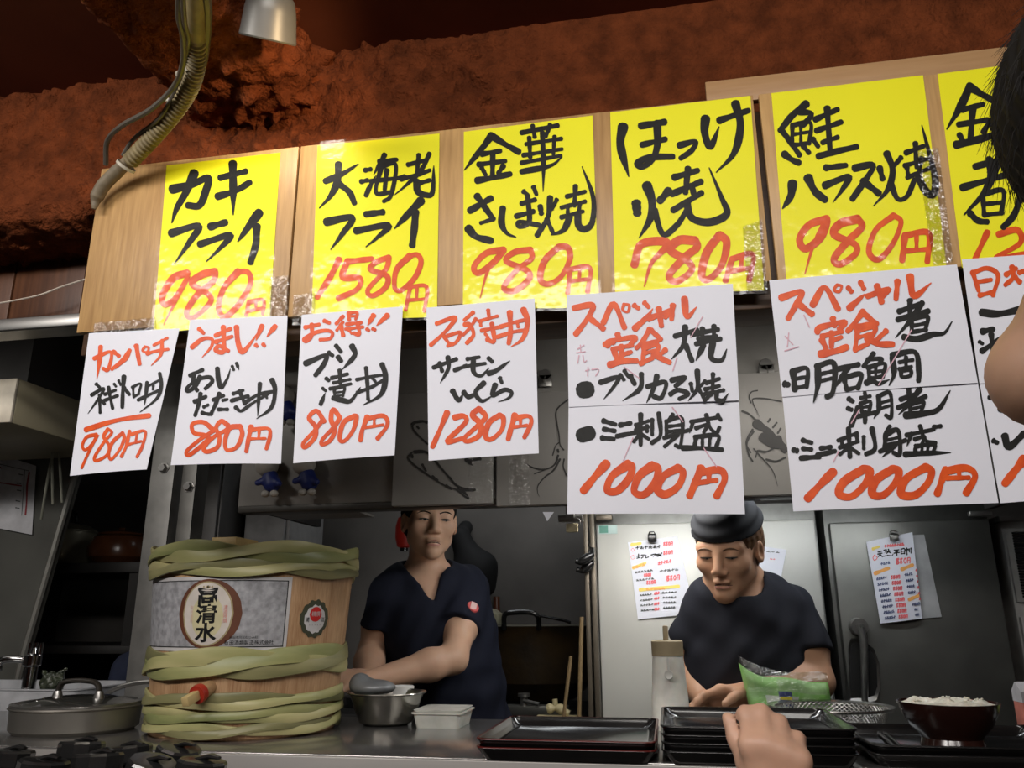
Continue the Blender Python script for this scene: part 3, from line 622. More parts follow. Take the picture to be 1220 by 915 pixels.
poster('menu_paper', 'two-sheet white paper listing three dishes, 1000 yen, above the dark fridge', [
 Sheet([(916.5, 334), (1140, 315), (1165, 456), (932, 473)], YW-0.001, lambda u, v: 0.002*math.sin(3*u)*v), Sheet([(932, 469), (1165, 453), (1190, 599), (945, 609.5)], YW+0.001, lambda u, v: 0.005*v*math.sin(3*u)+0.002*math.sin(4*u+v))], [
 (0, 'lettering', m_ink, (915, 315), 3.05, 17, 'w20 475 172,550 145;w20 515 132,515 180;w20 470 202,582 170;w20 560 140,520 200,462 268>;520 205,522 247;515 203,578 190,570 242;w14 520 225,570 215;w16 520 247,575 238;w22 492 265,540 272,600 255,640 250,668 208>;w22 62 435,74 438;w22 90 388,97 457;95 387,142 380,140 447;w15 95 417,138 410;w15 97 450,142 442;w22 180 370,180 440,165 502>;w20 175 372,238 360,236 460,212 482;w15 180 402,230 390;w15 180 427,230 415;w20 250 382,328 365;w20 290 375,245 447>;w18 275 415,285 457;w18 280 412,337 400,325 452;w15 285 457,330 445;w17 382 325,345 372;w15 360 347,412 345,390 372;w15 365 377,366 417;w15 360 377,422 362,415 412;w12 390 370,390 412;w12 365 394,415 388;w15 365 417,416 408;w18 355 432,380 425,400 435,440 420>;w20 450 340,456 400,438 442>;w20 450 332,532 320,546 390,545 425;w14 475 357,525 348;w14 500 338,500 377;w14 475 382,520 373;w14 482 390,485 410,515 405,515 385,482 390'),
 (1, 'lettering', m_ink, (915, 315), 3.05, 14, 'w18 292 490,307 500;w17 288 525,302 530;w20 300 587,325 522;335 487,370 480;350 468,355 500;335 507,370 500,365 537;335 507,340 542;w11 338 522,365 518;w17 322 555,388 540;w17 352 540,350 577;w18 400 480,400 530,382 562>;400 480,442 470,446 555,425 550;w12 402 507,440 495;w12 402 527,440 515;w18 480 492,542 470;w18 510 448,512 500;w18 470 522,572 480;w18 550 455,500 520,472 547>;w16 515 510,562 500,555 537;w15 515 510,515 547;w12 515 527,555 518;w22 498 550,570 542,620 525,662 458>;w20 92 675,104 678;w16 125 640,158 650;w16 125 670,157 674;w18 118 705,186 700;w16 190 670,227 665;w18 178 695,242 680;252 642,322 615;w17 290 598,295 702;258 667,326 645;265 640,268 667;320 625,322 647;290 667,258 692;295 667,328 690;345 628,345 672;w17 375 598,386 670,352 692;440 590,425 612;w17 425 618,420 672;w16 425 620,470 605,476 690,452 686;w11 425 642,470 630;w11 425 657,470 648;w15 403 682,498 640;460 660,412 702>;500 622,602 600;520 615,502 662>;530 637,566 628,555 657;550 588,570 640,608 650;w15 600 592,627 588;w15 535 660,530 687;w15 535 662,602 655,596 687;w12 558 660,556 687;w12 580 658,576 687;w18 495 692,570 687,662 684>'),
 (0, 'heading', m_red, (915, 315), 3.05, 22, '48 122,122 100,100 150,72 198;105 140,160 182;162 148,205 85,254 164;w11 250 75,240 93,258 100,267 80,250 75;w18 290 85,303 100;w22 295 160,352 108>;w18 335 65,348 90;w20 360 117,438 90,415 117;w22 395 78,412 138;w20 470 62,464 128;w24 515 45,530 115,592 68>;w20 235 198,242 225;w20 178 247,190 230,277 210,258 237;w18 195 262,268 245;w20 230 250,230 302;w17 235 277,266 265;w20 195 275,210 310,195 327;w24 190 327,240 318,285 302;w20 345 172,310 220,288 244;w20 350 182,394 218;w17 315 227,382 215;w17 325 240,315 312;w17 320 242,388 230,375 267;w14 325 267,376 252;w18 315 312,362 290;w24 360 268,400 290,452 292;w18 428 243,392 277'),
 (1, 'price', m_red, (915, 315), 3.05, 29, '235 755,190 800,142 852;345 745,275 790,255 835,300 845,350 800,367 755,345 745;450 745,390 785,375 835,415 840,460 795,472 755,450 745;572 738,500 780,480 835,530 840,575 800,592 755,572 738;w26 645 745,628 790,612 835;w26 645 752,720 740,752 770,718 832;w18 650 777,730 775;w18 690 735,695 777'),
 (0, 'pen_scribble', m_pink, (915, 315), 3.05, 4, '62 262,90 292;75 250,70 300;130 185,150 230;60 315,110 300;520 240,400 440'), (1, 'pen_scribble', m_pink, (915, 315), 3.05, 4, '330 530,300 580;255 680,235 720')], m_white, GT)
poster('menu_paper', 'white paper at the right edge behind the raised elbow', [
 Sheet([(1146, 309), (1300, 298), (1322, 444), (1167, 457)], YW-0.001), Sheet([(1167, 455), (1322, 442), (1348, 588), (1192, 599.5)], YW+0.001, lambda u, v: 0.004*v*math.sin(3*u))], [
 (0, 'lettering', m_ink, (1130, 290), 2.8556, 18, 'w24 112 235,170 240,245 225;w20 115 300,152 292;w13 105 335,116 342;w17 113 367,160 335,195 312;w17 145 310,152 377'),
 (1, 'lettering', m_ink, (1130, 290), 2.8556, 18, 'w16 138 524,152 526;w22 175 562,215 574;w16 153 672,166 679;w24 190 655,205 692,255 648'),
 (0, 'heading', m_red, (1130, 290), 2.8556, 16, '82 98,102 162;80 102,130 85,168 110,150 178;w15 95 132,145 124;w15 105 177,150 166;195 107,230 85;215 80,220 115,192 142;w18 220 110,242 132;240 100,262 92'),
 (1, 'price', m_red, (1130, 290), 2.8556, 28, '255 735,190 818')], m_white, GT)

# ------------------------------------------------------------------ exhaust hood with drawing boards and toys
HY = 1.95; HB = 1.632
m = MB().box((-0.095, HY+0.012, (HB+2.22)/2), (1.99, 0.024, 2.22-HB), bevel=0.002)
hood = thing('exhaust_hood', 'long grey steel exhaust hood hanging behind the menu papers', 'hood', (-0.095, HY, HB))
m.build('front_panel', m_hood, hood)
MB().box((-0.095, HY+0.030, HB-0.004), (1.99, 0.06, 0.022), bevel=0.004).build('bottom_lip', mat('hood_trim_steel', (0.10, 0.095, 0.085), 0.4, 0.6), hood)
MB().box((-1.08, HY+0.26, (HB+2.22)/2), (0.02, 0.46, 2.22-HB)).box((-0.095, HY+0.26, 2.21), (1.99, 0.48, 0.02)).box((0.89, HY+0.26, (HB+2.22)/2), (0.02, 0.46, 2.22-HB)).box((-0.095, HY+0.49, (HB+2.42)/2), (1.99, 0.02, 2.02-HB)).build('hood_shell', m_dark, hood)
MB().box((-0.945, HY+0.15, HB+0.002), (0.26, 0.26, 0.006)).build('underside_plate', m_hood, hood)
m_tile = mat('grey_drawing_board', (0.30, 0.285, 0.265), 0.55, var=0.05, scale=5)
m_grey_ink = mat('grey_ink', (0.045, 0.042, 0.04), 0.6)
m_wrap = film_mat('crumpled_wrap', 0.10, 0.14, 0.9, 45)
def drawing(corners, label, strokes, wrap):
    Yt = HY-0.026
    s = Sheet(corners, Yt)
    a = at(*corners[3], Yt); b = at(*corners[1], Yt)
    t = thing('drawing_board', label, 'drawing', (a.x, Yt, a.z), 'ink drawings hung on the hood')
    MB().box(((a.x+b.x)/2, Yt+0.012, (a.z+b.z)/2), (b.x-a.x, 0.022, b.z-a.z), bevel=0.003).build('board', m_tile, t)
    for org, z, wd, txt in strokes: ink(s, 'ink_drawing', m_grey_ink, t, org, z, wd, txt, 0.0008)
    for q in wrap: Sheet(q, Yt-0.002).paper('plastic_wrap', m_wrap, t, 0, 0, 0)
    return t
drawing([(470, 463), (587, 463), (590, 603), (466, 603)], 'grey board with an ink drawing of two fish', [((440, 440), 4.577, 7,
  'w9 232 455,213 480,235 512,290 555,368 608,430 642,475 656,520 692,545 706;w12 245 448,285 446,330 462,370 512,430 582,470 628,520 652,575 656;w14 480 655,515 670,545 700>;w14 575 657,520 660,490 645>;w14 232 470,236 480;w10 250 455,300 452;w12 290 520,310 555;w14 345 585,372 605;w14 420 635,448 652;w10 440 590,470 630;w16 236 300,250 290,290 284,318 290;w9 235 310,245 335,280 372,320 408;w12 262 312,270 322;w20 530 492,565 525>;w16 605 488,550 498')],
  [[(560, 540), (588, 540), (590, 602), (556, 602)]])
drawing([(590, 463), (716, 463), (718, 604), (591, 603)], 'grey board with an ink drawing of a squid', [((440, 440), 4.577, 6,
  'w8 1085 165,1040 200,1018 235,1024 300,1035 360,1040 410,1060 440;w12 1028 440,1032 452;w9 1030 470,1010 520,960 545,900 538,840 508>;w9 1040 490,1005 550,955 590,920 635,918 670,928 696>;w7 1062 490,1058 530,1075 575,1090 590;w6 1000 470,1015 420,1035 400;w5 900 570,1000 530,1030 490')],
  [[(607, 540), (630, 540), (632, 602), (606, 602)]])
drawing([(845, 445), (975, 440), (985, 588), (850, 592)], 'grey board with an ink drawing of a spiny lobster', [((860, 420), 4.36, 8,
  'w7 310 255,230 240,165 240,162 262,180 300,195 335>;w7 150 262,142 230,155 205,185 198;w10 105 305,140 320,175 350;w40 180 370,225 400,265 440;w44 215 440,250 470,300 480;w36 290 450,330 510;w9 160 400,135 440,128 480,150 520;w9 165 410,130 470,140 530,160 565;w8 185 510,175 545;w9 190 510,230 515,265 500;w9 230 555,280 565,330 545;w6 165 500,210 550,255 600,275 640,290 695>;w10 240 360,250 345;w10 265 390,285 365;w10 290 420,305 395')], [])
# steel hooks on the hood and hanging toys
for (px, py), lab in (((649, 452), 'small steel magnet hook above the squid drawing'), ((914, 440), 'small steel magnet hook above the lobster drawing')):
    c = at(px, py, HY-0.03)
    t = thing('magnet_hook', lab, 'hook', c, 'magnet hooks on the hood')
    MB().box((c.x, c.y+0.012, c.z), (0.034, 0.006, 0.032), bevel=0.002).lathe([(0.0, -0.003), (0.014, -0.003), (0.014, 0.003), (0, 0.003)], (c.x, c.y+0.012, c.z+0.016), 24, axis=(0, 1, 0)).build('plate', m_steel, t)
    MB().tube(smooth_path([(c.x, c.y+0.01, c.z+0.012), (c.x, c.y-0.004, c.z), (c.x, c.y-0.008, c.z-0.010), (c.x, c.y-0.014, c.z-0.004)], 5), 0.0018, 8).build('hook', m_steel, t)
for (px, py), lab in (((337, 472), 'small white and blue figurine highest on the hood, between two papers'), ((318, 555), 'small white and blue figurine below the second white paper'), ((362, 553), 'small white and blue figurine below the third white paper')):
    c = at(px, py, HY-0.035)
    t = thing('figurine', lab, 'figurine', c, 'figurines on the hood')
    x, y, z = c
    MB().lathe([(0, 0), (0.012, 0), (0.012, 0.0365), (0, 0.0365)], (x, y, z), 16, axis=(0, 1, 0)).build('magnet', m_black, t)
    MB().lathe([(0.030*math.sin(a), 0.028*math.cos(a)) for a in [math.pi*i/14 for i in range(15)]], (x, y, z), 24).build('head', mat('figurine_white', (0.42, 0.40, 0.36), 0.5), t)
    sd = Sdf(); sd.cap((x+0.012, y, z-0.030), (x+0.018, y, z-0.048), 0.020, 0.022, 0.01); sd.cap((x+0.010, y-0.006, z-0.036), (x-0.014, y-0.014, z-0.046), 0.008, 0.008, 0.008); sd.cap((x+0.026, y-0.006, z-0.036), (x+0.044, y-0.014, z-0.050), 0.008, 0.008, 0.008)
    sd.mesh('body', (x-0.04, y-0.045, z-0.085), (x+0.07, y+0.04, z), 0.003, mat('figurine_blue', (0.012, 0.025, 0.16), 0.5), t)
    for dx in (0.006, 0.030):
        MB().lathe([(0.011*math.sin(a), 0.009*math.cos(a)) for a in [math.pi*i/8 for i in range(9)]], (x+dx, y-0.008, z-0.074), 16).build('foot', mat('figurine_white', 0), t)
# white paper pennant and key box under the hood
c = at(653, 612, HY-0.01)
tag(mesh('paper_pennant', [at(646.5, 610, HY-0.006), at(660, 610, HY-0.006), at(652, 621, HY-0.006), at(646.5, 610, HY-0.004), at(660, 610, HY-0.004), at(652, 621, HY-0.004)], [(0, 2, 1), (3, 4, 5), (0, 1, 4, 3), (1, 2, 5, 4), (2, 0, 3, 5)], m_white), 'tiny white paper triangle hanging below the hood edge', 'paper')
c = at(680, 618, HY+0.075)
t = thing('key_hook', 'steel plate with hanging keys beside the light fridge', 'hook', c)
MB().box((c.x, c.y, c.z), (0.062, 0.02, 0.016), bevel=0.002).box((c.x, c.y-0.006, (c.z+HB+0.04)/2), (0.02, 0.024, HB+0.04-c.z)).build('plate', m_steel, t)
MB().lathe([(0.011, -0.001), (0.0125, -0.001), (0.0125, 0.001), (0.011, 0.001)], (c.x+0.015, c.y-0.014, c.z-0.012), 24, axis=(0.5, 1, 0), closed=True).build('ring', m_steel, t)
MB().box((c.x+0.004, c.y-0.012, c.z-0.024), (0.030, 0.008, 0.022), bevel=0.003).build('key_tag', mat('cream_plastic', (0.42, 0.36, 0.22), 0.5), t)

# ------------------------------------------------------------------ fridges
FY = 2.50
def fridge(name, label, x0, x1, ztop, m_door, m_frame, handle):
    t = thing(name, label, 'fridge', ((x0+x1)/2, FY, 0))
    MB().box(((x0+x1)/2, FY+0.36, ztop/2+0.07), (x1-x0, 0.66, ztop-0.10), bevel=0.004).build('cabinet', m_frame, t)
    d = MB().box(((x0+x1)/2, FY+0.012, (0.16+ztop-0.035)/2), (x1-x0-0.02, 0.036, ztop-0.035-0.16), bevel=0.006).build('door', m_door, t)
    for sx in (0.05, 0.61):
        for xx in (x0+0.06, x1-0.06): MB().lathe([(0.02, 0), (0.02, 0.08), (0.015, 0.10), (0.015, 0.14)], (xx, FY+0.03+sx, 0), 16).build('foot', m_dark, t)
    return t, d
m_door_light = mat('pale_grey_door', (0.50, 0.495, 0.455), 0.38, 0.15, var=0.05, scale=2.5, rvar=0.06)
zt = at(840, 608, FY).z
f1, d1 = fridge('refrigerator', 'tall pale grey steel fridge behind the man in the dark cap', at(704, 700, FY).x+0.012, at(983, 700, FY).x, zt, m_door_light, mat('fridge_frame_steel', (0.36, 0.355, 0.33), 0.35, 0.6), None)
f2, d2 = fridge('refrigerator', 'dark stainless fridge with a big lever handle at right', at(992, 700, FY).x, at(1196, 700, FY).x, at(1085, 606, FY).z, m_steel_dark, mat('dark_fridge_frame', (0.13, 0.13, 0.12), 0.35, 0.7), True)
# lever handle in its recess
a = at(1021, 742, FY-0.012); b = at(1026, 834, FY-0.012)
rec = [at(x, y, FY-0.008) for x, y in ((1011, 770), (1014, 762), (1026, 763), (1040, 774), (1046, 790), (1047, 820), (1043, 832), (1034, 835), (1012, 836))]
cen = sum(rec, Vector())/len(rec)
V = [p for p in rec]+[Vector((p.x, p.y-0.006, p.z)) for p in [cen+(p-cen)*1.05 for p in rec]]+[cen+(p-cen)*0.9 for p in rec]
n = len(rec)
Fs = [(i, (i+1) % n, n+(i+1) % n, n+i) for i in range(n)]+[(n+i, n+(i+1) % n, 2*n+(i+1) % n, 2*n+i) for i in range(n)]
mesh('handle_recess_rim', V, Fs, m_steel, d2, smooth=True, sharp=40)
mesh('handle_recess', [cen+(p-cen)*0.97+Vector((0, 0.001, 0)) for p in rec], [tuple(range(n))], m_dark, d2)
h = MB().lathe([(0.0, -0.02), (0.022, -0.02), (0.024, 0.0), (0.024, 0.012), (0, 0.012)], (a.x, a.y-0.012, a.z-0.01), 28, axis=(0, 1, 0))
P = smooth_path([a+Vector((0, -0.028, -0.005)), a+Vector((0.004, -0.034, -0.05)), (a+b)/2+Vector((0.003, -0.034, -0.03)), b+Vector((0.003, -0.028, 0.0))], 8)
h.tube(P, [0.021-0.005*i/len(P) for i in range(len(P))], 12, flat=0.5).build('handle', m_steel, d2)
MB().lathe([(0.0, -0.003), (0.006, -0.002), (0.006, 0.003), (0, 0.003)], (a.x+0.002, a.y-0.047, a.z-0.008), 16, axis=(0, 1, 0)).build('screw', m_steel_dark, d2)
c = at(1172, 612, FY-0.012)
MB().box((c.x-0.01, c.y, c.z), (0.06, 0.02, 0.014), bevel=0.003).build('hinge', m_steel, f2)
c = at(724, 631, FY-0.0075)
st = MB().box((c.x, c.y, c.z), (0.058, 0.002, 0.026)).build('energy_sticker', mat('pale_teal_sticker', (0.40, 0.55, 0.52), 0.4), d1)
MB().box((c.x-0.012, c.y-0.0012, c.z+0.001), (0.026, 0.001, 0.022)).build('green_square', mat('green_print', (0.02, 0.22, 0.15), 0.4), st)
c = at(712, 617, FY-0.012)
MB().box((c.x+0.02, c.y, c.z), (0.05, 0.03, 0.018), bevel=0.003).build('hinge', mat('brown_steel', (0.12, 0.10, 0.075), 0.4, 0.6), f1)

# brown steel uprights left of the pale fridge
for (px, lab) in ((701, 'brown steel upright post farther from the pale fridge'), (709, 'brown steel upright post touching the pale fridge')):
    c = at(px, 730, FY-0.04)
    tag(MB().box((c.x, FY-0.03, 0.84), (0.014, 0.05, 1.68), bevel=0.002).build('steel_upright', mat('brown_steel', 0)), lab, 'post', 'uprights left of the pale fridge')
tag(MB().tube([at(693, 735, 2.42), at(690, 850, 2.42), Vector((at(689, 850, 2.42).x, 2.42, 0.02))], 0.006, 8).build('wooden_stick', mat('bamboo_stick', (0.22, 0.15, 0.07), 0.6)), 'thin wooden stick leaning left of the fridge uprights', 'stick')
tag(MB().tube([at(680, 782, 2.30), at(672, 850, 2.30), Vector((at(660, 850, 2.30).x, 2.30, 0.02))], 0.005, 8).build('wooden_stick', mat('bamboo_stick', 0)), 'thin pale stick in front of the black wok', 'stick')

# menu sheets on the fridges
m_menu_red = mat('pink_red_pen', (0.85, 0.16, 0.17), 0.6, var=0.03); m_menu_or = mat('orange_marker', (0.95, 0.45, 0.12), 0.6, var=0.05); m_menu_yel = mat('yellow_marker', (0.92, 0.72, 0.16), 0.6, var=0.03); m_menu_blue = mat('dark_blue_pen', (0.10, 0.12, 0.24), 0.6)
def scrib(x0, y0, x1, y1, amp, n, seed):
    r = random.Random(seed); pts = []; s = []
    for i in range(n):
        u0 = i/n; u1 = (i+0.75)/n
        a_ = (x0+(x1-x0)*u0, y0+(y1-y0)*u0); b_ = (x0+(x1-x0)*u1, y0+(y1-y0)*u1)
        k = r.random()
        s.append('%.1f %.1f,%.1f %.1f' % (a_[0], a_[1]-amp*(k-0.2), b_[0], b_[1]-amp*(0.6-k)))
        s.append('%.1f %.1f,%.1f %.1f' % ((a_[0]+b_[0])/2, a_[1]-amp, (a_[0]+b_[0])/2-amp*0.3*k, b_[1]+amp*0.8))
        if k > 0.4: s.append('%.1f %.1f,%.1f %.1f,%.1f %.1f' % (a_[0], a_[1]+amp*0.5, (a_[0]+b_[0])/2, a_[1]+amp*(1-k), b_[0], b_[1]+amp*0.7))
    return ';'.join(s)
def bands(rows): return ';'.join('w%d %.0f %.0f,%.0f %.0f' % r for r in rows)
def price(x, y, h, sl=0.1, w_=1.0):     # 3-digit yen price scribble: 880 yen
    s = []; a_ = h*0.62*w_
    for k, ch in enumerate('880y'):
        X = x+k*a_*1.08; Yy = y-k*a_*sl
        if ch == '8': s.append('%.1f %.1f,%.1f %.1f,%.1f %.1f,%.1f %.1f,%.1f %.1f,%.1f %.1f' % (X+a_*.75, Yy-h*.45, X+a_*.2, Yy-h*.3, X+a_*.75, Yy+h*.25, X+a_*.3, Yy+h*.5, X+a_*.2, Yy+h*.1, X+a_*.75, Yy-h*.42))
        elif ch == '0': s.append('%.1f %.1f,%.1f %.1f,%.1f %.1f,%.1f %.1f,%.1f %.1f' % (X+a_*.5, Yy-h*.45, X+a_*.12, Yy, X+a_*.45, Yy+h*.5, X+a_*.8, Yy, X+a_*.5, Yy-h*.45))
        else: s.append('%.1f %.1f,%.1f %.1f;%.1f %.1f,%.1f %.1f,%.1f %.1f;%.1f %.1f,%.1f %.1f' % (X+a_*.15, Yy-h*.4, X+a_*.1, Yy+h*.5, X+a_*.15, Yy-h*.4, X+a_*.85, Yy-h*.42, X+a_*.8, Yy+h*.5, X+a_*.15, Yy, X+a_*.8, Yy-h*.03))
    return ';'.join(s)
FS = FY-0.010
s1 = Sheet([(748, 646), (807, 639), (828, 731), (760, 738)], FS, lambda u, v: 0.004*math.sin(3*u)*v)
o, z = (735, 630), 7.956
t = poster('menu_sheet', 'colourful handwritten menu sheet clipped to the pale fridge', [s1], [
 (0, 'lettering', m_ink, o, z, 8, scrib(180, 182, 425, 168, 16, 6, 3)+';'+'w10 190 262,222 255;w10 205 240,205 275;w9 190 280,220 272;w10 232 250,265 248;w10 248 268,232 280;w10 275 250,272 275,300 268;w10 325 250,365 240,340 272>;w10 375 245,400 240;w10 375 258,410 250,380 270>;w10 425 230,405 252>;w10 417 242,418 265'),
 (0, 'small_lettering', mat('dark_pen', (0.10, 0.11, 0.11), 0.6), o, z, 6, ';'.join([scrib(172, 415, 345, 392, 11, 6, 5), scrib(185, 490, 355, 470, 10, 6, 6), scrib(408, 402, 590, 385, 13, 5, 7)]+[scrib(218+4*i, 632+48*i, 335+8*i, 620+48*i, 9, 5, 20+i) for i in range(4)]+[scrib(428+4*i, 606+48*i, 575-6*i, 600+48*i, 9, 5, 30+i) for i in range(4)])),
 (0, 'red_lettering', m_menu_red, o, z, 9, ';'.join([price(440, 145, 34), price(440, 228, 34), 'w9 '+scrib(392, 330, 520, 305, 18, 5, 9), 'w14 '+price(470, 470, 48, 0.12), 'w6 '+price(255, 440, 26), 'w8 '+price(280, 510, 34)]+[scrib(355, 615+50*i, 405, 608+50*i, 12, 3, 40+i) for i in range(4)]+['w4 150 185,135 200,150 215,165 200,150 185;w4 155 250,132 268,150 290,172 270,155 250'])),
 (0, 'marker_lines', m_menu_yel, o, z, 20, 'w26 140 152,225 138;w26 155 370,270 325;w32 220 578,585 545'), (0, 'orange_lettering', m_menu_or, o, z, 9, scrib(150, 372, 270, 335, 15, 4, 51)+';'+scrib(280, 575, 460, 565, 10, 5, 52))], m_white, None)
p_ = at(777, 641, FS-0.012)
MB().box((p_.x, p_.y, p_.z), (0.026, 0.016, 0.026), bevel=0.004).tube([p_+Vector((-0.010, -0.008, 0.01)), p_+Vector((-0.006, -0.02, 0.016)), p_+Vector((0.006, -0.02, 0.016)), p_+Vector((0.010, -0.008, 0.01))], 0.002, 8).build('magnet_clip', m_black, t)
s2 = Sheet([(1032, 645.5), (1087, 634), (1098, 737), (1049, 743)], FS-0.006, lambda u, v: 0.010*math.sin(2.6*u)*v)
o, z = (1020, 625), 7.32
t = poster('menu_sheet', 'curled handwritten menu sheet clipped to the dark fridge', [s2], [
 (0, 'lettering', m_ink, o, z, 10, '190 240,225 232;188 258,225 250;206 236,205 262,185 290>;208 260,228 282;240 225,262 220,245 250>;262 235,300 230;280 215,282 235,262 252;285 240,302 250;w8 238 278,262 270;w8 270 268,310 272,320 258;330 225,372 220;w8 340 235,345 242;w8 362 230,358 240;328 250,375 244;352 222,353 270;390 215,392 258;390 215,420 212,420 255;390 235,418 232;390 256,420 252;428 220,455 215;440 205,442 265;430 232,455 228;462 212,462 240;476 205,476 250'),
 (0, 'blue_lettering', m_menu_blue, o, z, 7, ';'.join(['w8 '+scrib(215, 345, 295, 332, 13, 4, 60)]+[scrib(178+10*i, 475+49*i, 268+10*i, 462+49*i, 13, 5, 61+i) for i in range(8)]+[scrib(418+10*i, 440+52*i, 490+8*i, 430+52*i, 12, 4, 71+i) for i in range(4)]+[scrib(480, 700, 555, 685, 13, 4, 80), scrib(500, 740, 530, 735, 10, 2, 81), scrib(505, 790, 545, 780, 12, 2, 82)])),
 (0, 'red_lettering', m_menu_red, o, z, 9, ';'.join(['w15 '+price(345, 320, 48, 0.10), 'w6 '+scrib(245, 190, 420, 172, 12, 8, 90), 'w7 160 265,145 290,160 312,182 290,160 265']+['w7 '+price(298+9*i, 460+49*i, 30, 0.08) for i in range(8)]+['w8 '+scrib(515+6*i, 400+50*i, 530+6*i, 396+50*i, 10, 1, 100+i) for i in range(6)])),
 (0, 'marker_lines', m_menu_or, o, z, 26, 'w30 165 425,280 380;w30 395 390,490 352;w30 455 655,535 620'), (0, 'yellow_marker', m_menu_yel, o, z, 18, 'w22 145 212,200 192')], m_white, None)
p_ = at(1065, 637, FS-0.02)
MB().lathe([(0.010, -0.012), (0.0125, -0.012), (0.0125, 0.012), (0.010, 0.012)], p_, 24, axis=(0.3, 1, 0.2), closed=True).box((p_.x, p_.y+0.006, p_.z-0.006), (0.022, 0.006, 0.018), bevel=0.002).build('bulldog_clip', m_steel, t)
Sheet([(1072, 638), (1101, 637), (1122, 735), (1075, 739)], FS).paper('backing_sheet', mat('grey_backing_paper', (0.42, 0.42, 0.42), 0.7), t)
s3 = Sheet([(903, 650), (937, 655), (929, 697), (893, 690)], FS)
t = poster('paper_bundle', 'thick white paper bundle hanging behind the capped man', [s3], [(0, 'lettering', mat('dark_pen', 0), o, z, 4, scrib(-860, 230, -660, 245, 6, 5, 110)), (0, 'red_lettering', m_menu_red, o, z, 4, scrib(-750, 300, -700, 305, 6, 2, 111))], m_white, None)
V, Fs = s3.grid(4); mesh('page_stack', [p+Vector((0.010, 0.004+0.002, -0.004)) for p in V]+[p+Vector((0.016, 0.008, -0.006)) for p in V], Fs+[tuple(i+25 for i in f) for f in Fs], mat('grey_backing_paper', 0), t)
# ink above uses the bundle's own plane, so its pen lines stay on the top page

# ------------------------------------------------------------------ ice machine at the right edge
c0 = at(1187, 622, 2.45); c1 = at(1200, 850, 2.45); m_beige = mat('beige_panel', (0.34, 0.325, 0.30), 0.45)
X0 = at(1196, 700, 2.58).x+0.012
t = thing('ice_machine', 'beige machine with a slotted vent at the right edge', 'appliance', (X0+0.25, 2.6, 0))
zt2 = at(1205, 621, 2.56).z; zv = at(1205, 722, 2.56).z; zb = at(1205, 733, 2.56).z
MB().box((X0+0.25, 2.86, (zt2)/2), (0.5, 0.60, zt2), bevel=0.006).build('cabinet', m_beige, t)
MB().box((X0+0.25, 2.555, (zv+zt2)/2-0.006), (0.49, 0.012, zt2-zv-0.03), bevel=0.003).build('vent_panel', m_beige, t)
m = MB()
for i in range(24):
    zz = zt2-0.035-i*(zt2-zv-0.06)/23
    m.box((X0+0.058, 2.547, zz), (0.075, 0.004, 0.0055))
m.build('vent_slots', m_black, t)
MB().box((X0+0.25, 2.552, zb/2+0.05), (0.49, 0.016, zb-0.11), bevel=0.003).build('lower_panel', m_beige, t)
MB().box((X0+0.27, 2.542, zb-0.10), (0.42, 0.004, 0.10)).box((X0+0.27, 2.542, zb-0.21), (0.42, 0.004, 0.09)).box((X0+0.27, 2.542, zb-0.31), (0.42, 0.004, 0.09)).build('dark_windows', m_black, t)
MB().box((X0+0.17, 2.546, zt2-0.06), (0.09, 0.006, 0.05), bevel=0.002).build('control_panel', m_black, t)
MB().box((X0+0.25, 2.86, zt2+0.008), (0.5, 0.6, 0.016)).build('top_strip', m_steel, t)

# ------------------------------------------------------------------ left part of the kitchen
a = at(18, 449, 1.9)
t = thing('metal_duct', 'beige metal duct box at the left edge above the dark shelf', 'duct', (a.x-0.3, 2.2, 1.885))
MB().box((a.x-0.3, 2.16, 1.95), (0.6, 0.48, 0.13), bevel=0.003).build('duct_box', mat('beige_duct', (0.34, 0.30, 0.20), 0.5, 0.1, scale=4), t)
MB().box((a.x-0.3, 1.914, 1.95), (0.6, 0.012, 0.13), bevel=0.004).build('lit_end_face', mat('lit_beige_duct', (0.46, 0.41, 0.33), 0.5, 0.05), t)  # paler duct colour paints the light falling on its front end
MB().box((a.x-0.3, 2.2, 2.3), (0.5, 0.4, 0.57)).build('duct_riser', m_dark, t)
# steel partition with a paper
c = [at(-90, 520, 2.46), at(100, 532, 2.46), at(29, 780, 2.46), at(-160, 790, 2.46)]
t = thing('steel_partition', 'leaning grey steel panel at the left edge', 'panel', ((c[2].x+c[3].x)/2, 2.46, 0))
m = MB(); lo = [Vector((c[3].x-0.12, 2.46, 0.0)), Vector((c[2].x-0.12, 2.46, 0.0))]
poly_ = [c[0], c[1], c[2], lo[1], lo[0], c[3]]
V = poly_+[p+Vector((0, 0.03, 0)) for p in poly_]
m.poly(V, [(0, 1, 2, 3, 4, 5), (6, 11, 10, 9, 8, 7)]+[(i, i+6, (i+1) % 6+6, (i+1) % 6) for i in range(6)]).build('panel', mat('dull_grey_steel', (0.13, 0.13, 0.115), 0.5, 0.3, scale=5), t, smooth=False)
MB().tube([c[1]+Vector((0, -0.004, 0)), c[2]+Vector((0, -0.004, 0)), lo[1]+Vector((0, -0.004, 0))], 0.012, 8).build('edge_strip', mat('pale_steel_edge', (0.24, 0.235, 0.21), 0.4, 0.5), t)
s4 = Sheet([(-30, 532), (43, 555), (38, 637), (-40, 622)], 2.45)
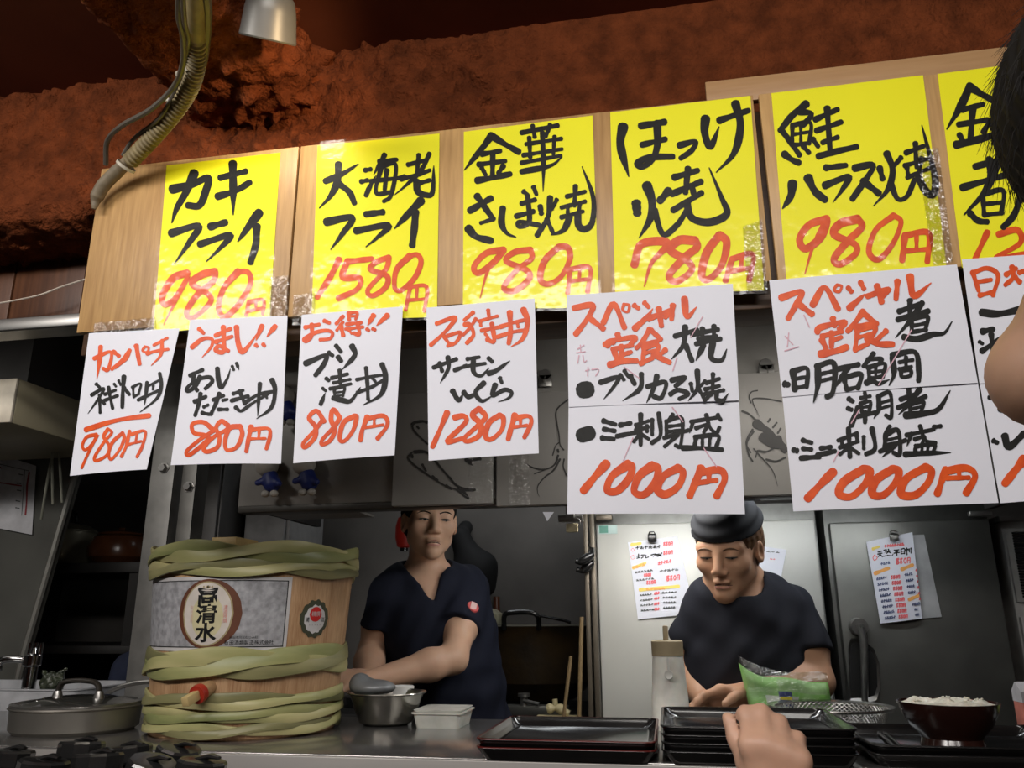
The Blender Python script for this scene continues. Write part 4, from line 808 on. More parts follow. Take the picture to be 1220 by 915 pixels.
t = poster('notice_sheet', 'white sheet with a ruled red line on the leaning steel panel', [s4], [
 (0, 'lettering', mat('dark_pen', 0), (0, 440), 5.083, 6, 'w4 0 575,175 615;w4 150 612,132 885;115 635,138 640;105 690,128 692;105 732,128 736;98 795,122 800;95 838,118 842'),
 (0, 'red_lines', mat('dark_red_pen', (0.35, 0.05, 0.06), 0.6), (0, 440), 5.083, 8, '-40 680,60 696,130 706;w10 178 625,165 700,162 800,155 880;w5 0 590,10 600')], mat('dim_white_sheet', (0.60, 0.60, 0.62), 0.6), None)
# steel posts with bolts
for (pt, pb, wd, lab, mm) in (((204, 442), (190, 640), 0.075, 'steel angle post with a bolt, right of the leftmost white paper', mat('worn_post_steel', (0.24, 0.235, 0.22), 0.5, 0.5)),
                              ((227, 500), (215, 640), 0.045, 'second steel post with a bolt, below the second white paper', mat('dull_post_steel', (0.18, 0.175, 0.16), 0.5, 0.5))):
    a = at(*pt, 2.12); b = at(*pb, 2.12); x = (a.x+b.x)/2; y_ = 2.12 if wd > 0.06 else 2.14
    t = thing('steel_post', lab, 'post', (x, y_, 0), 'steel posts behind the cask')
    MB().box((x, y_, 1.1), (wd, 0.006, 2.2), bevel=0.001).box((x+wd/2-0.003, y_+0.03, 1.1), (0.006, 0.06, 2.2)).build('angle_bar', mm, t)
    zc = at(196 if wd > 0.06 else 219, 558 if wd > 0.06 else 579, 2.12)
    MB().lathe([(0.0, -0.012), (0.011, -0.012), (0.013, -0.004), (0.013, 0.0), (0.017, 0.0), (0.017, 0.004), (0, 0.004)], (x+0.004, y_-0.006, zc.z), 6, axis=(0, 1, 0)).build('bolt', m_steel, t, smooth=False)
x = at(209, 600, 2.13).x
tag(MB().box((x, 2.215, 1.1), (0.030, 0.01, 2.2)).build('galvanised_strip', mat('speckled_zinc', (0.32, 0.31, 0.28), 0.6, 0.3, col2=(0.10, 0.095, 0.085), scale=120, detail=2)), 'speckled galvanised strip between the two steel posts', 'strip')
# grey cabinet and sheet under the hood's left end
x0, x1 = at(231, 600, 2.6).x, at(262, 600, 2.6).x
t = thing('locker', 'dark grey locker behind the cask', 'cabinet', ((x0+x1)/2, 2.75, 0))
MB().box(((x0+x1)/2, 2.76, 0.95), (x1-x0, 0.3, 1.9), bevel=0.004).build('body', mat('dark_grey_locker', (0.075, 0.07, 0.065), 0.5), t)
MB().box(((x0+x1)/2, 2.602, 0.95), (x1-x0-0.012, 0.014, 1.86), bevel=0.003).build('door', mat('dark_grey_locker', 0), t)
x0, x1 = at(290, 620, 2.75).x, at(343, 620, 2.75).x
t = thing('locker', 'pale grey locker under the left end of the hood', 'cabinet', ((x0+x1)/2, 2.9, 0))
MB().box(((x0+x1)/2, 2.92, 0.97), (x1-x0, 0.3, 1.94), bevel=0.004).build('body', mat('pale_grey_locker', (0.27, 0.265, 0.26), 0.5), t)
MB().box(((x0+x1)/2-0.004, 2.76, 0.97), (x1-x0-0.02, 0.016, 1.9), bevel=0.003).build('door', mat('pale_grey_locker', 0), t)
# dark shelf with pots
sh = thing('shelf', 'dark kitchen shelf at left holding two pots', 'shelf', (-2.15, 3.0, 0))
zs = at(110, 674, 3.0).z
MB().box((-2.35, 3.08, zs-0.02), (0.8, 0.5, 0.04), bevel=0.004).build('board', m_dark, sh)
MB().box((-2.35, 3.08, zs-0.32), (0.8, 0.5, 0.03), bevel=0.004).build('board', m_dark, sh)
for xx in (-2.70, -1.99): MB().box((xx, 3.08, (zs-0.04)/2), (0.04, 0.48, zs-0.04)).build('upright', m_dark, sh)
c = at(70, 672, 3.0); c.z = zs
t = thing('saucepan', 'dull metal pot with black handles on the dark shelf', 'pot', c)
MB().lathe([(0.0, 0.0), (0.125, 0.0), (0.130, 0.01), (0.130, 0.135), (0.134, 0.137), (0.134, 0.141), (0.126, 0.141), (0.125, 0.012), (0, 0.012)], c, 40).build('body', mat('dull_gold_steel', (0.36, 0.33, 0.24), 0.35, 0.6), t)
MB().lathe([(0.134, 0.142), (0.10, 0.165), (0.03, 0.178), (0.0, 0.18)], c, 40).build('lid', mat('dull_gold_steel', 0), t)
for s in (0, 1): MB().tube(smooth_path([c+Vector((-0.05+0.0, -0.128, 0.10)), c+Vector((-0.04, -0.165, 0.105)), c+Vector((0.04, -0.165, 0.105)), c+Vector((0.05, -0.128, 0.10))] if s == 0 else [c+Vector((-0.05, 0, 0.175)), c+Vector((-0.035, 0, 0.215)), c+Vector((0.035, 0, 0.215)), c+Vector((0.05, 0, 0.175))], 6), 0.012, 10).build('handle', m_black, t)
c = at(140, 672, 3.0); c.z = zs
t = thing('ceramic_pot', 'round brown lidded pot on the dark shelf beside the metal one', 'pot', c)
MB().lathe([(0.0, 0.0), (0.08, 0.0), (0.115, 0.03), (0.12, 0.07), (0.10, 0.11), (0.085, 0.118), (0, 0.118)], c, 36).build('body', mat('brown_glaze', (0.13, 0.045, 0.018), 0.25), t)
MB().lathe([(0.09, 0.119), (0.085, 0.127), (0.03, 0.138), (0.012, 0.14), (0.014, 0.15), (0, 0.152)], c, 36).build('lid', mat('brown_glaze', 0), t)

# ------------------------------------------------------------------ stove, wok, and things behind the first man
t = thing('stove', 'black gas range against the back wall', 'stove', (-0.77, 3.05, 0))
MB().box((-0.77, 3.08, 0.52), (0.96, 0.56, 1.04), bevel=0.006).build('body', m_dark, t)
for k in range(3):
    cx = -1.08+0.29*k
    MB().lathe([(0.08, 0), (0.12, 0), (0.12, 0.035), (0.10, 0.035)], (cx, 3.06, 1.04), 28, closed=True).build('burner_ring', m_black, t)
for k in range(4): MB().lathe([(0.0, -0.02), (0.018, -0.02), (0.020, 0.0), (0, 0.0)], (-0.75+0.12*k, 2.795, 0.96), 20, axis=(0, 1, 0)).build('knob', m_steel, t)
c = Vector((-0.485, 3.06, 1.076)); zr = at(645, 746, 2.83).z-1.076
t = thing('wok_pot', 'huge blackened round pot on the black stove', 'pot', c)
MB().lathe([(0.0, 0.0), (0.15, 0.0), (0.22, 0.06), (0.232, 0.14), (0.235, zr-0.01), (0.241, zr), (0.227, zr), (0.222, 0.14), (0.15, 0.01), (0, 0.01)], c, 48).build('body', mat('burnt_black_iron', (0.022, 0.018, 0.014), 0.38, 0.3, col2=(0.06, 0.035, 0.012), scale=9, bump=0.3, bscale=25), t)
MB().lathe([(0.236, zr-0.004), (0.244, zr), (0.236, zr+0.004), (0.228, zr)], c, 48, closed=True).build('rim', mat('dull_steel_rim', (0.25, 0.23, 0.18), 0.35, 0.8), t)
h0 = c+Vector((0.02, -0.235, zr))
MB().tube(smooth_path([h0+Vector((-0.085, 0, -0.01)), h0+Vector((-0.08, -0.02, 0.035)), h0+Vector((-0.05, -0.025, 0.045)), h0+Vector((0.01, -0.025, 0.045)), h0+Vector((0.035, -0.02, 0.03)), h0+Vector((0.035, 0, -0.01))], 6), 0.009, 10).build('handle', m_black, t)
c2 = c+Vector((-0.10, 0.0, zr+0.0))
t = thing('small_bowl', 'small round pale metal bowl resting in the huge black pot', 'bowl', c2)
MB().lathe([(0.0, 0.055), (0.03, 0.052), (0.055, 0.035), (0.066, 0.0), (0.063, -0.002), (0.05, 0.03), (0, 0.05)], c2+Vector((-0.045, -0.13, 0.006)), 32).build('shell', mat('pale_brass', (0.50, 0.47, 0.33), 0.35, 0.6), t)
tag(MB().tube([at(680, 742, 2.76), at(672, 739, 2.76), at(645, 728+6, 2.76), at(640, 737, 2.9)], [0.010, 0.011, 0.008, 0.006], 10, flat=0.5).build('wok_spatula', m_black), 'black spatula handle sticking out of the huge pot', 'spatula')
bt = at(591, 711, 3.29)
tag(MB().lathe([(0.0, 0.0), (0.022, 0.0), (0.024, 0.006), (0.024, bt.z-1.04-0.10), (0.014, bt.z-1.04-0.05), (0.013, bt.z-1.04), (0, bt.z-1.04)], (bt.x, 3.30, 1.041), 24).build('glass_bottle', mat('brown_bottle', (0.16, 0.045, 0.018), 0.3)), 'brown bottle top just right of the first man', 'bottle')
c = at(640, 846, 2.7)
t = thing('gas_valve', 'small brass and steel gas valve below the huge pot', 'valve', c)
MB().box((c.x, c.y, c.z), (0.20, 0.05, 0.03), bevel=0.004).build('manifold', m_steel_dark, t)
MB().lathe([(0.012, 0), (0.012, 0.025), (0.02, 0.026), (0.02, 0.036), (0, 0.038)], c+Vector((-0.04, -0.01, 0.014)), 16).build('tap', m_steel, t)
MB().tube([c+Vector((-0.04, -0.02, 0.03)), c+Vector((0.01, -0.03, 0.02))], 0.006, 8).build('lever', m_steel, t)
MB().box((c.x, 2.75, (c.z-0.02)/2), (0.16, 0.02, c.z-0.02)).build('riser', m_dark, t)
c = at(664, 845, 2.55)
tag(MB().tube(smooth_path([c+Vector((-0.03, 0, 0.0)), c+Vector((0.0, 0, 0.004)), c+Vector((0.035, 0, -0.012))], 6), [0.012+0.003*math.sin(i) for i in range(13)], 12).tube([c+Vector((-0.005, 0, 0)), c+Vector((-0.007, 0, 0.028))], 0.008, 10).box((c.x, c.y, c.z/2-0.01), (0.12, 0.04, c.z-0.015)).build('hose_nozzle', mat('pale_yellow_rubber', (0.55, 0.47, 0.26), 0.5)), 'pale yellow hose nozzle beneath the huge pot', 'nozzle')
# dark gloves hanging beside the fridge
for (pts, lab), gy in zip(((((704, 662), (692, 669), (686, 668)), 'upper black rubber glove hanging by the fridge upright'), (((704, 672), (694, 679), (687, 678)), 'lower black rubber glove hanging by the fridge upright')), (2.40, 2.43)):
    P = smooth_path([at(x, y, gy) for x, y in pts], 5)
    o = MB().tube([P[0]+Vector((0.0, 0.035, 0.02))]+P, [0.009]+[0.011+0.003*math.sin(i*0.6) for i in range(len(P)-1)]+[0.008], 12).build('rubber_glove', m_black)
    tag(o, lab, 'glove', 'gloves by the fridge')
# red lamp and dark coat behind the first man
c = at(482, 634, 2.75)
t = thing('red_lantern', 'small red lantern behind the first man at ear height', 'lantern', c)
MB().lathe([(0.012, -0.055), (0.024, -0.05), (0.032, -0.02), (0.032, 0.02), (0.024, 0.05), (0.012, 0.055)], c, 24).build('shade', mat('red_lantern_paper', (0.22, 0.010, 0.006), 0.5, emit=((0.8, 0.03, 0.01), 0.03)), t)
MB().lathe([(0, -0.066), (0.014, -0.066), (0.014, -0.054), (0, -0.054)], c, 16).lathe([(0, 0.054), (0.014, 0.054), (0.014, 0.064), (0.003, 0.066), (0.003, 2.58-c.z), (0, 2.58-c.z)], c, 16).build('cap', m_black, t)
sd = Sdf(); p0, p1, p2 = at(548, 640, 3.27), at(566, 680, 3.27), at(549, 698, 3.27)
sd.cap(p0, p1, 0.04, 0.07, 0.05); sd.cap(p1, p2, 0.07, 0.08, 0.05); sd.cap(p0, p0+Vector((0, 0.10, 0.05)), 0.03, 0.03, 0.03); sd.cap(p1+Vector((0.04, 0, 0.02)), p2+Vector((0.10, 0, 0.0)), 0.05, 0.045, 0.03)
ob = sd.mesh('hanging_coat', np.array(p2)-0.25, np.array(p0)+0.26, 0.010, mat('black_coat', (0.010, 0.010, 0.011), 0.8))
tag(ob, 'black coat hanging on the wall behind the first man', 'coat')

for pts, lab in (([(66, 530), (59, 558), (49, 619)], 'longest pale strap hanging under the duct, leaning left'), ([(64, 530), (62, 556), (63, 601)], 'middle pale strap hanging under the duct'), ([(70, 530), (71, 552), (74, 599)], 'rightmost pale strap hanging under the duct')):
    P = [at(x, y, 2.30) for x, y in pts]; P[0] = Vector((P[0].x, 2.30, 1.886))
    tag(MB().tube(smooth_path(P, 6), 0.006, 8, flat=0.4).build('hanging_strap', mat('pale_dusty_strap', (0.24, 0.24, 0.19), 0.7)), lab, 'strap', 'straps under the duct')

# ------------------------------------------------------------------ sake cask
TX, TY, TR = -0.945, 1.805, 0.214
TH = 0.385
t = thing('sake_cask', 'wooden sake cask bound in green bamboo hoops with a grey label', 'cask', (TX, TY, CZ))
def rad(z): return TR*(0.93+0.125*z/TH)
m_stave = wood_mat('cedar_staves', (0.52, 0.33, 0.18), (0.30, 0.155, 0.07), 'z', 22, 0.6)
V = []; Fs = []; NS = 144
zs_ = [0.0, 0.004]+[0.01+(TH-0.014)*i/16 for i in range(17)]+[TH]
for z in zs_:
    for k in range(NS):
        groove = 0.0016 if k % 9 == 0 else 0.0
        r = rad(z)-groove-(0.004 if z in (0.0, TH) else 0); a = 2*math.pi*k/NS
        V.append((TX+r*math.cos(a), TY+r*math.sin(a), CZ+z))
for i in range(len(zs_)-1):
    for k in range(NS): Fs.append((i*NS+k, i*NS+(k+1) % NS, (i+1)*NS+(k+1) % NS, (i+1)*NS+k))
Fs.append(tuple(reversed(range(NS)))); 
b0 = len(V)
for k in range(NS): a = 2*math.pi*k/NS; V.append((TX+(rad(TH)-0.022)*math.cos(a), TY+(rad(TH)-0.022)*math.sin(a), CZ+TH))
b1 = len(V)
for k in range(NS): a = 2*math.pi*k/NS; V.append((TX+(rad(TH)-0.022)*math.cos(a), TY+(rad(TH)-0.022)*math.sin(a), CZ+TH-0.03))
tp = (len(zs_)-1)*NS
for k in range(NS): Fs.append((tp+k, tp+(k+1) % NS, b0+(k+1) % NS, b0+k)); Fs.append((b0+k, b0+(k+1) % NS, b1+(k+1) % NS, b1+k))
Fs.append(tuple(b1+k for k in range(NS)))
mesh('staves', V, Fs, m_stave, t, smooth=True, sharp=20)
def bamboo(name, c1, c2):
    m = mat(name, c1, 0.42, col2=c2, scale=5, stretch=(1, 1, 6), rvar=0.1)
    return m
m_bam = [bamboo('green_bamboo', (0.37, 0.36, 0.15), (0.21, 0.235, 0.09)), bamboo('pale_bamboo', (0.50, 0.45, 0.22), (0.32, 0.32, 0.13)), bamboo('old_bamboo', (0.28, 0.26, 0.12), (0.14, 0.14, 0.06))]
def hoop(z, h, strands, wind, mi, ph=0.0, sag=0.0, thick=0.0065, label=None):
    """one hoop of split bamboo strands twisted round the cask"""
    hp = bpy.data.objects.new('bamboo_hoop', None); C.objects.link(hp); hp.parent = t; hp.matrix_parent_inverse = Matrix.Translation((-TX, -TY, -CZ))
    n = 150
    for s in range(strands):
        V = []; Fs = []; w_ = h*0.43; pf = [(-w_, 0.0), (-w_*0.92, thick*0.55), (-w_*0.45, thick*0.80), (w_*0.45, thick*0.80), (w_*0.92, thick*0.55), (w_, 0.0), (w_*0.8, -thick*0.3), (-w_*0.8, -thick*0.3)]
        k_ = len(pf)
        for i in range(n):
            a = 2*math.pi*i/n; q = a*wind+2*math.pi*s/strands+ph
            zc = z+h*0.33*math.sin(q)+sag*math.sin(a+1.0)+0.0015*math.sin(7*a+s*2)
            rc = rad(z)+thick*0.40+thick*0.75*(math.cos(q)+1)*0.5+0.0012*math.sin(11*a+3*s)
            tl = 0.9*math.cos(q)
            node = 1.0+(0.07 if (i+17*s) % 37 == 0 else 0.0)
            for dz, dr in pf:
                r_ = rc+(dr*node)-dz*tl*0.25
                V.append((TX+r_*math.cos(a), TY+r_*math.sin(a), CZ+zc+dz*(1-0.2*abs(tl))))
        for i in range(n):
            i2 = (i+1) % n
            # strands join the next one after a full turn of the cask
            for k in range(k_):
                Fs.append((i*k_+k, i2*k_+k, i2*k_+(k+1) % k_, i*k_+(k+1) % k_))
        mesh('bamboo_strand', V, Fs, m_bam[(mi+s) % 3 if mi >= 0 else 1], hp, smooth=True, sharp=24)
    return hp
hoop(TH-0.012, 0.034, 2, 3, 0, 0.6)
hoop(TH-0.045, 0.028, 2, 3, 1, 2.6)
hoop(0.150, 0.044, 3, 2, 2, 0.3, 0.004, 0.0065)
hoop(0.076, 0.024, 2, 2, 1, 1.1)
hoop(0.047, 0.023, 2, 2, 0, 2.9)
hoop(0.0205, 0.022, 2, 3, 1, 0.2)
# label, roundel: curved sheets on the staves.  u is metres along the surface, v height
def on_cask(u, v, lift, a0): r = rad(v)+lift; a = a0+u/TR; return Vector((TX+r*math.cos(a), TY+r*math.sin(a), CZ+v))
def curved(name, outline, a0, lift, m, parent):
    # fill an outline given in (u, v) by slicing it into narrow upright strips
    us = [p[0] for p in outline]; u0, u1 = min(us), max(us); n = max(8, int((u1-u0)/0.004)); V = []; Fs = []
    def span(u):
        ys = []
        for i in range(len(outline)):
            a, b = outline[i], outline[(i+1) % len(outline)]
            if (a[0] <= u < b[0]) or (b[0] <= u < a[0]): ys.append(a[1]+(b[1]-a[1])*(u-a[0])/(b[0]-a[0]))
        return (min(ys), max(ys)) if ys else None
    for i in range(n+1):
        u = u0+(u1-u0)*(0.001+0.998*i/n); y0, y1 = span(u) or (0, 0)
        for k in range(5): V.append(on_cask(u, y0+(y1-y0)*k/4, lift, a0))
    for i in range(n):
        for k in range(4): Fs.append((i*5+k, (i+1)*5+k, (i+1)*5+k+1, i*5+k+1))
    return mesh(name, V, Fs, m, parent, smooth=True)
# where the sight lines through the label's middle meet the cask
def hit(px, py):
    d = ray(px, py); ox, oy = CAM[0]-TX, CAM[1]-TY; r = TR*1.02
    A_ = d[0]**2+d[1]**2; B_ = 2*(ox*d[0]+oy*d[1]); C_ = ox*ox+oy*oy-r*r
    k = (-B_-math.sqrt(max(0, B_*B_-4*A_*C_)))/(2*A_); p = CAM+d*k
    return math.atan2(p[1]-TY, p[0]-TX), p[2]-CZ
aL, vT = hit(179, 688); aR, vT2 = hit(348, 688); aM, vB = hit(265, 776); a0 = aL; LW = (aR-aL)*TR
vt = hit(265, 687)[1]
rect = lambda u0, v0, u1, v1: [(u0, v0), (u1, v0), (u1, v1), (u0, v1)]
lb = curved('label', rect(0, vB, LW, vt), a0, 0.0012, mat('label_white', (0.62, 0.60, 0.60), 0.5), t)
g = 0.007
curved('label_border', rect(g, vB+g, LW-g, vt-g), a0, 0.0016, m_ink, lb)
curved('label_field', rect(g+0.002, vB+g+0.002, LW-g-0.002, vt-g-0.002), a0, 0.0020, mat('silver_cloud_pattern', (0.40, 0.40, 0.42), 0.5, col2=(0.22, 0.22, 0.23), scale=70, detail=3), lb)
ac, vc = hit(252, 728); uc = (ac-a0)*TR; ry = (vt-vB)*0.47; ul = (hit(214, 728)[0]-a0)*TR; ur = (hit(289, 728)[0]-a0)*TR; rx = (ur-ul)/2; um = (ul+ur)/2; vm = (vt+vB)/2
ellp = lambda cx, cy, a, b, n=48: [(cx+a*math.cos(2*math.pi*i/n), cy+b*math.sin(2*math.pi*i/n)) for i in range(n)]
curved('label_oval', ellp(um, vm, rx, ry), a0, 0.0024, mat('label_brown', (0.13, 0.043, 0.02), 0.5), lb)
curved('label_dots', ellp(um-0.003, vm, rx*0.80, ry*0.93), a0, 0.0027, mat('label_gold', (0.40, 0.32, 0.17), 0.5), lb)
curved('label_centre', ellp(um-0.003, vm, rx*0.75, ry*0.89), a0, 0.0030, mat('label_cream', (0.68, 0.62, 0.56), 0.5), lb)
curved('label_glow', ellp(um-0.002, vm-0.006, rx*0.5, ry*0.62), a0, 0.0032, mat('label_pale_yellow', (0.66, 0.60, 0.36), 0.5), lb)
def cask_text(body, u, v, size, m, parent, stretch=1.0, bold=0.0, name='label_lettering', a_=None, lift=0.0036):
    c = bpy.data.curves.new('lettering', 'FONT'); c.body = body; c.size = size; c.offset = bold; c.resolution_u = 3; c.align_x = 'CENTER'; c.align_y = 'CENTER'
    o = bpy.data.objects.new('lettering', c); C.objects.link(o)
    me = bpy.data.meshes.new_from_object(o.evaluated_get(bpy.context.evaluated_depsgraph_get())); bpy.data.objects.remove(o); me.name = name
    for vv in me.vertices: vv.co = on_cask(u+vv.co.x*stretch, v+vv.co.y, lift, a0 if a_ is None else a_)
    me.materials.clear(); me.materials.append(m)
    return link(bpy.data.objects.new(name, me), parent)
sz = (vt-vB)*0.29
for i, ch in enumerate('高清水'): cask_text(ch, um-0.003, vm+sz*(0.78-0.86*i), sz*0.92, m_ink, lb, 1.15, 0.0012)
for i, ch in enumerate('清酒特撰'): cask_text(ch, um+rx*0.52, vm+0.012-0.009*i, 0.009, mat('label_pink', (0.75, 0.30, 0.25), 0.5), lb)
for i, ch in enumerate('御神酒用'): cask_text(ch, um-rx*0.52, vm+0.012-0.009*i, 0.008, mat('label_peach', (0.72, 0.52, 0.42), 0.5), lb)
cask_text('● ● ● ●', um-0.003, vm+ry*0.77, 0.005, mat('label_gold', 0), lb)
cask_text('秋田酒類製造株式会社', LW*0.80, vB+0.016, 0.0098, m_ink, lb, 1.0)
cask_text('秋田市川元むつみ町', LW*0.77, vB+0.0265, 0.0062, m_ink, lb, 1.0)
ar, vr = hit(376, 737)
sc = [( (0.037+0.0024*math.cos(13*q))*math.cos(q)*1.0, vr+(0.039+0.0022*math.cos(13*q))*math.sin(q)) for q in [2*math.pi*i/104 for i in range(104)]]
rb = curved('roundel', sc, ar, 0.0014, mat('roundel_dark_green', (0.055, 0.06, 0.035), 0.5), t)
sc = [( (0.027+0.0018*math.cos(11*q))*math.cos(q), vr-0.001+(0.029+0.0018*math.cos(11*q))*math.sin(q)) for q in [2*math.pi*i/104 for i in range(104)]]
curved('roundel_white', sc, ar, 0.0019, mat('label_white', 0), rb)
curved('roundel_red', ellp(0.0, vr+0.009, 0.0165, 0.0155), ar, 0.0024, mat('roundel_red', (0.62, 0.02, 0.02), 0.5), rb)
cask_text('精撰', 0.0, vr+0.009, 0.0115, mat('label_white', 0), rb, 1.0, 0, 'roundel_lettering', ar, 0.003)
cask_text('清', -0.0205, vr-0.003, 0.011, m_ink, rb, 1.0, 0, 'roundel_lettering', ar, 0.003)
cask_text('酒', 0.0205, vr-0.003, 0.011, m_ink, rb, 1.0, 0, 'roundel_lettering', ar, 0.003)
cask_text('・・・・・', 0.0, vr-0.014, 0.007, m_ink, rb, 1.0, 0, 'roundel_lettering', ar, 0.003)
# wooden tap
at_, vt_ = hit(246, 820)
b = on_cask(0, vt_, 0.0, at_); rd = Vector((math.cos(at_), math.sin(at_), 0)); tip = at(223, 835, b.y-0.062)
ax = (tip-b).normalized()
tp_ = bpy.data.objects.new('tap', None); C.objects.link(tp_); tp_.parent = t; tp_.matrix_parent_inverse = Matrix.Translation((-TX, -TY, -CZ))
MB().lathe([(0.0, -0.01), (0.0145, -0.01), (0.0155, 0.026), (0, 0.026)], b, 24, axis=ax).build('tap_barrel', mat('tap_tan_wood', (0.46, 0.28, 0.14), 0.5), tp_)
MB().lathe([(0.0, 0.024), (0.0180, 0.024), (0.0190, 0.030), (0.0180, 0.038), (0, 0.038)], b, 24, axis=ax).build('tap_ring', mat('tap_red', (0.42, 0.025, 0.012), 0.45), tp_)
R_ = Vector((0, 0, 1)).rotation_difference(ax).to_matrix()
MB().box(b+ax*0.055, (0.017, 0.019, 0.036), rot=R_, bevel=0.003).build('tap_plug', mat('tap_pale_wood', (0.60, 0.45, 0.20), 0.5), tp_)
c = at(281, 640, TY-0.12)
tag(MB().box((c.x, TY-0.12, CZ+TH+0.008+0.002), (0.058, 0.10, 0.026), bevel=0.002).build('wooden_block', mat('pale_pine', (0.56, 0.40, 0.16), 0.5)), 'small pale wooden block lying on top of the sake cask', 'block')

# ------------------------------------------------------------------ trays
def tray_mesh(x0, x1, y0, y1, z, name_parent, m_main, m_line):
    h = 0.021; V = []; Fs = []; rc = 0.016; fl = 0.014
    def loop(inset, zz, r):
        a0_, a1, b0_, b1_ = x0+inset, x1-inset, y0+inset, y1-inset; L = []
        for cx, cy, st in ((a1-r, b1_-r, 0), (a0_+r, b1_-r, 90), (a0_+r, b0_+r, 180), (a1-r, b0_+r, 270)):
            for k in range(6):
                q = math.radians(st+18*k); L.append((cx+r*math.cos(q), cy+r*math.sin(q), zz))
        return L
    loops = [loop(fl, z, rc), loop(fl*0.5, z+h*0.5, rc), loop(0.001, z+h-0.002, rc+0.004), loop(0.0, z+h, rc+0.004), loop(0.004, z+h, rc+0.004), loop(0.005, z+h-0.002, rc), loop(fl*0.5+0.005, z+h*0.5, rc), loop(fl+0.004, z+0.004, rc)]
    n = 24
    for L in loops: V += L
    for i in range(len(loops)-1):
        for k in range(n): Fs.append((i*n+k, i*n+(k+1) % n, (i+1)*n+(k+1) % n, (i+1)*n+k))
    Fs.append(tuple(reversed(range(n)))); Fs.append(tuple((len(loops)-1)*n+k for k in range(n)))
    o = mesh('tray_body', V, Fs, m_main, name_parent, smooth=True, sharp=40)
    V = []; Fs = []
    L = [loop(0.0045, z+h+0.0002, rc+0.003), loop(0.0, z+h+0.0002, rc+0.004), loop(-0.0006, z+h-0.0016, rc+0.004)]
    for l in L: V += l
    for i in range(2):
        for k in range(n): Fs.append((i*n+k, i*n+(k+1) % n, (i+1)*n+(k+1) % n, (i+1)*n+k))
    mesh('rim_line', V, Fs, m_line, name_parent, smooth=True)
def tray(x0, x1, y0, y1, z, label, group, line):
    t = thing('serving_tray', label, 'tray', ((x0+x1)/2, (y0+y1)/2, z), group)
    tray_mesh(x0, x1, y0, y1, z, t, m_lacquer, line); return t
PT = 0.0135
a = on(565, 880, CZ+PT+0.021); b = on(785, 884, CZ+PT+0.021)
for k, lab in enumerate(('lower black lacquer tray with a red rim line, left pile of two', 'upper black lacquer tray with a red rim line, left pile of two')):
    tray(a.x, b.x-0.004, a.y, a.y+0.345, CZ+PT*k, lab, 'left tray pile', m_lacquer_red)
a = at(787, 869, 1.487); b = at(1024, 870, 1.487)
names = ('bottom', 'second lowest', 'second highest', 'topmost')
for k in range(4): tray(a.x, b.x, 1.482, 1.80, CZ+PT*k*0.95, names[k]+' black tray of the middle pile in front of the capped man', 'middle tray pile', m_black)
a = on(1030, 889, CZ+PT+0.021)
for k, lab in enumerate(('lower black tray of the right pile, under the rice bowl tray', 'upper black tray of the right pile, with the rice bowl on it')):
    tray(0.315, 0.66, 1.50, 1.795, CZ+PT*k, lab, 'right tray pile', m_black)
tag_ = tray(0.675, 1.02, 1.62, 1.93, CZ, 'black tray at the right edge of the counter', None, m_black)
# rice bowl
zb_ = CZ+PT+0.0045; c = at(1133, 868, 1.645); c = Vector((c.x, 1.645, zb_)); zr = at(1132, 841, 1.645-0.078).z-zb_; S_ = 0.083
t = thing('rice_bowl', 'dark red-brown lacquer bowl of rice on the right tray', 'bowl', c)
MB().lathe([(0.0, 0.004), (0.046, 0.004), (0.048, 0.0), (0.052, 0.0), (0.048, 0.012), (0.052, 0.018), (0.066, zr*0.45), (0.078, zr*0.78), (S_, zr), (S_-0.003, zr), (0.072, zr*0.7), (0.055, 0.026), (0, 0.020)], c, 64).build('bowl', mat('brown_lacquer', (0.032, 0.009, 0.006), 0.22, col2=(0.012, 0.005, 0.004), scale=4, coat=0.3), t)
rr = random.Random(3); V = []; Fs = []
n = 30
for i in range(n+1):
    for k in range(64):
        r = (S_-0.0055)*i/n; a = 2*math.pi*k/64
        p = Vector((r*math.cos(a), r*math.sin(a), 0)); e = min(1, (1-i/n)*5)
        hgt = zr-0.004+e*(0.003+0.007*noise.noise(p*45+Vector((2, 5, 1)))+0.006*max(0, noise.noise(p*75))+0.002*noise.noise(p*260))
        V.append(c+Vector((p.x, p.y, hgt)))
for i in range(n):
    for k in range(64): Fs.append((i*64+k, (i+1)*64+k, (i+1)*64+(k+1) % 64, i*64+(k+1) % 64))
o = mesh('cooked_rice', V, Fs, mat('cooked_rice', (0.74, 0.71, 0.60), 0.45, scale=200, sss=0.15), None, smooth=True)
o['kind'] = 'stuff'; o['label'] = 'white cooked rice heaped in the lacquer bowl'; o['category'] = 'rice'
g = MB()
for dx, dy, q in ((-0.052, -0.01, 0.005), (-0.008, -0.02, 0.010), (-0.0005, -0.015, 0.008), (0.030, -0.02, 0.007), (0.052, 0.0, 0.005), (0.04, 0.01, 0.006)):
    for _ in range(7):
        p = c+Vector((dx+rr.uniform(-0.008, 0.008), dy+rr.uniform(-0.006, 0.006), zr+rr.uniform(-0.002, q))); d = Vector((rr.uniform(-1, 1), rr.uniform(-1, 1), rr.uniform(-0.4, 0.4))).normalized()*0.0032
        g.tube([p-d, p-d*0.5, p+d*0.5, p+d], [0.0010, 0.0017, 0.0017, 0.0010], 7)
o2 = g.build('rice_grains', mat('cooked_rice', 0), o); o2['kind'] = 'stuff'
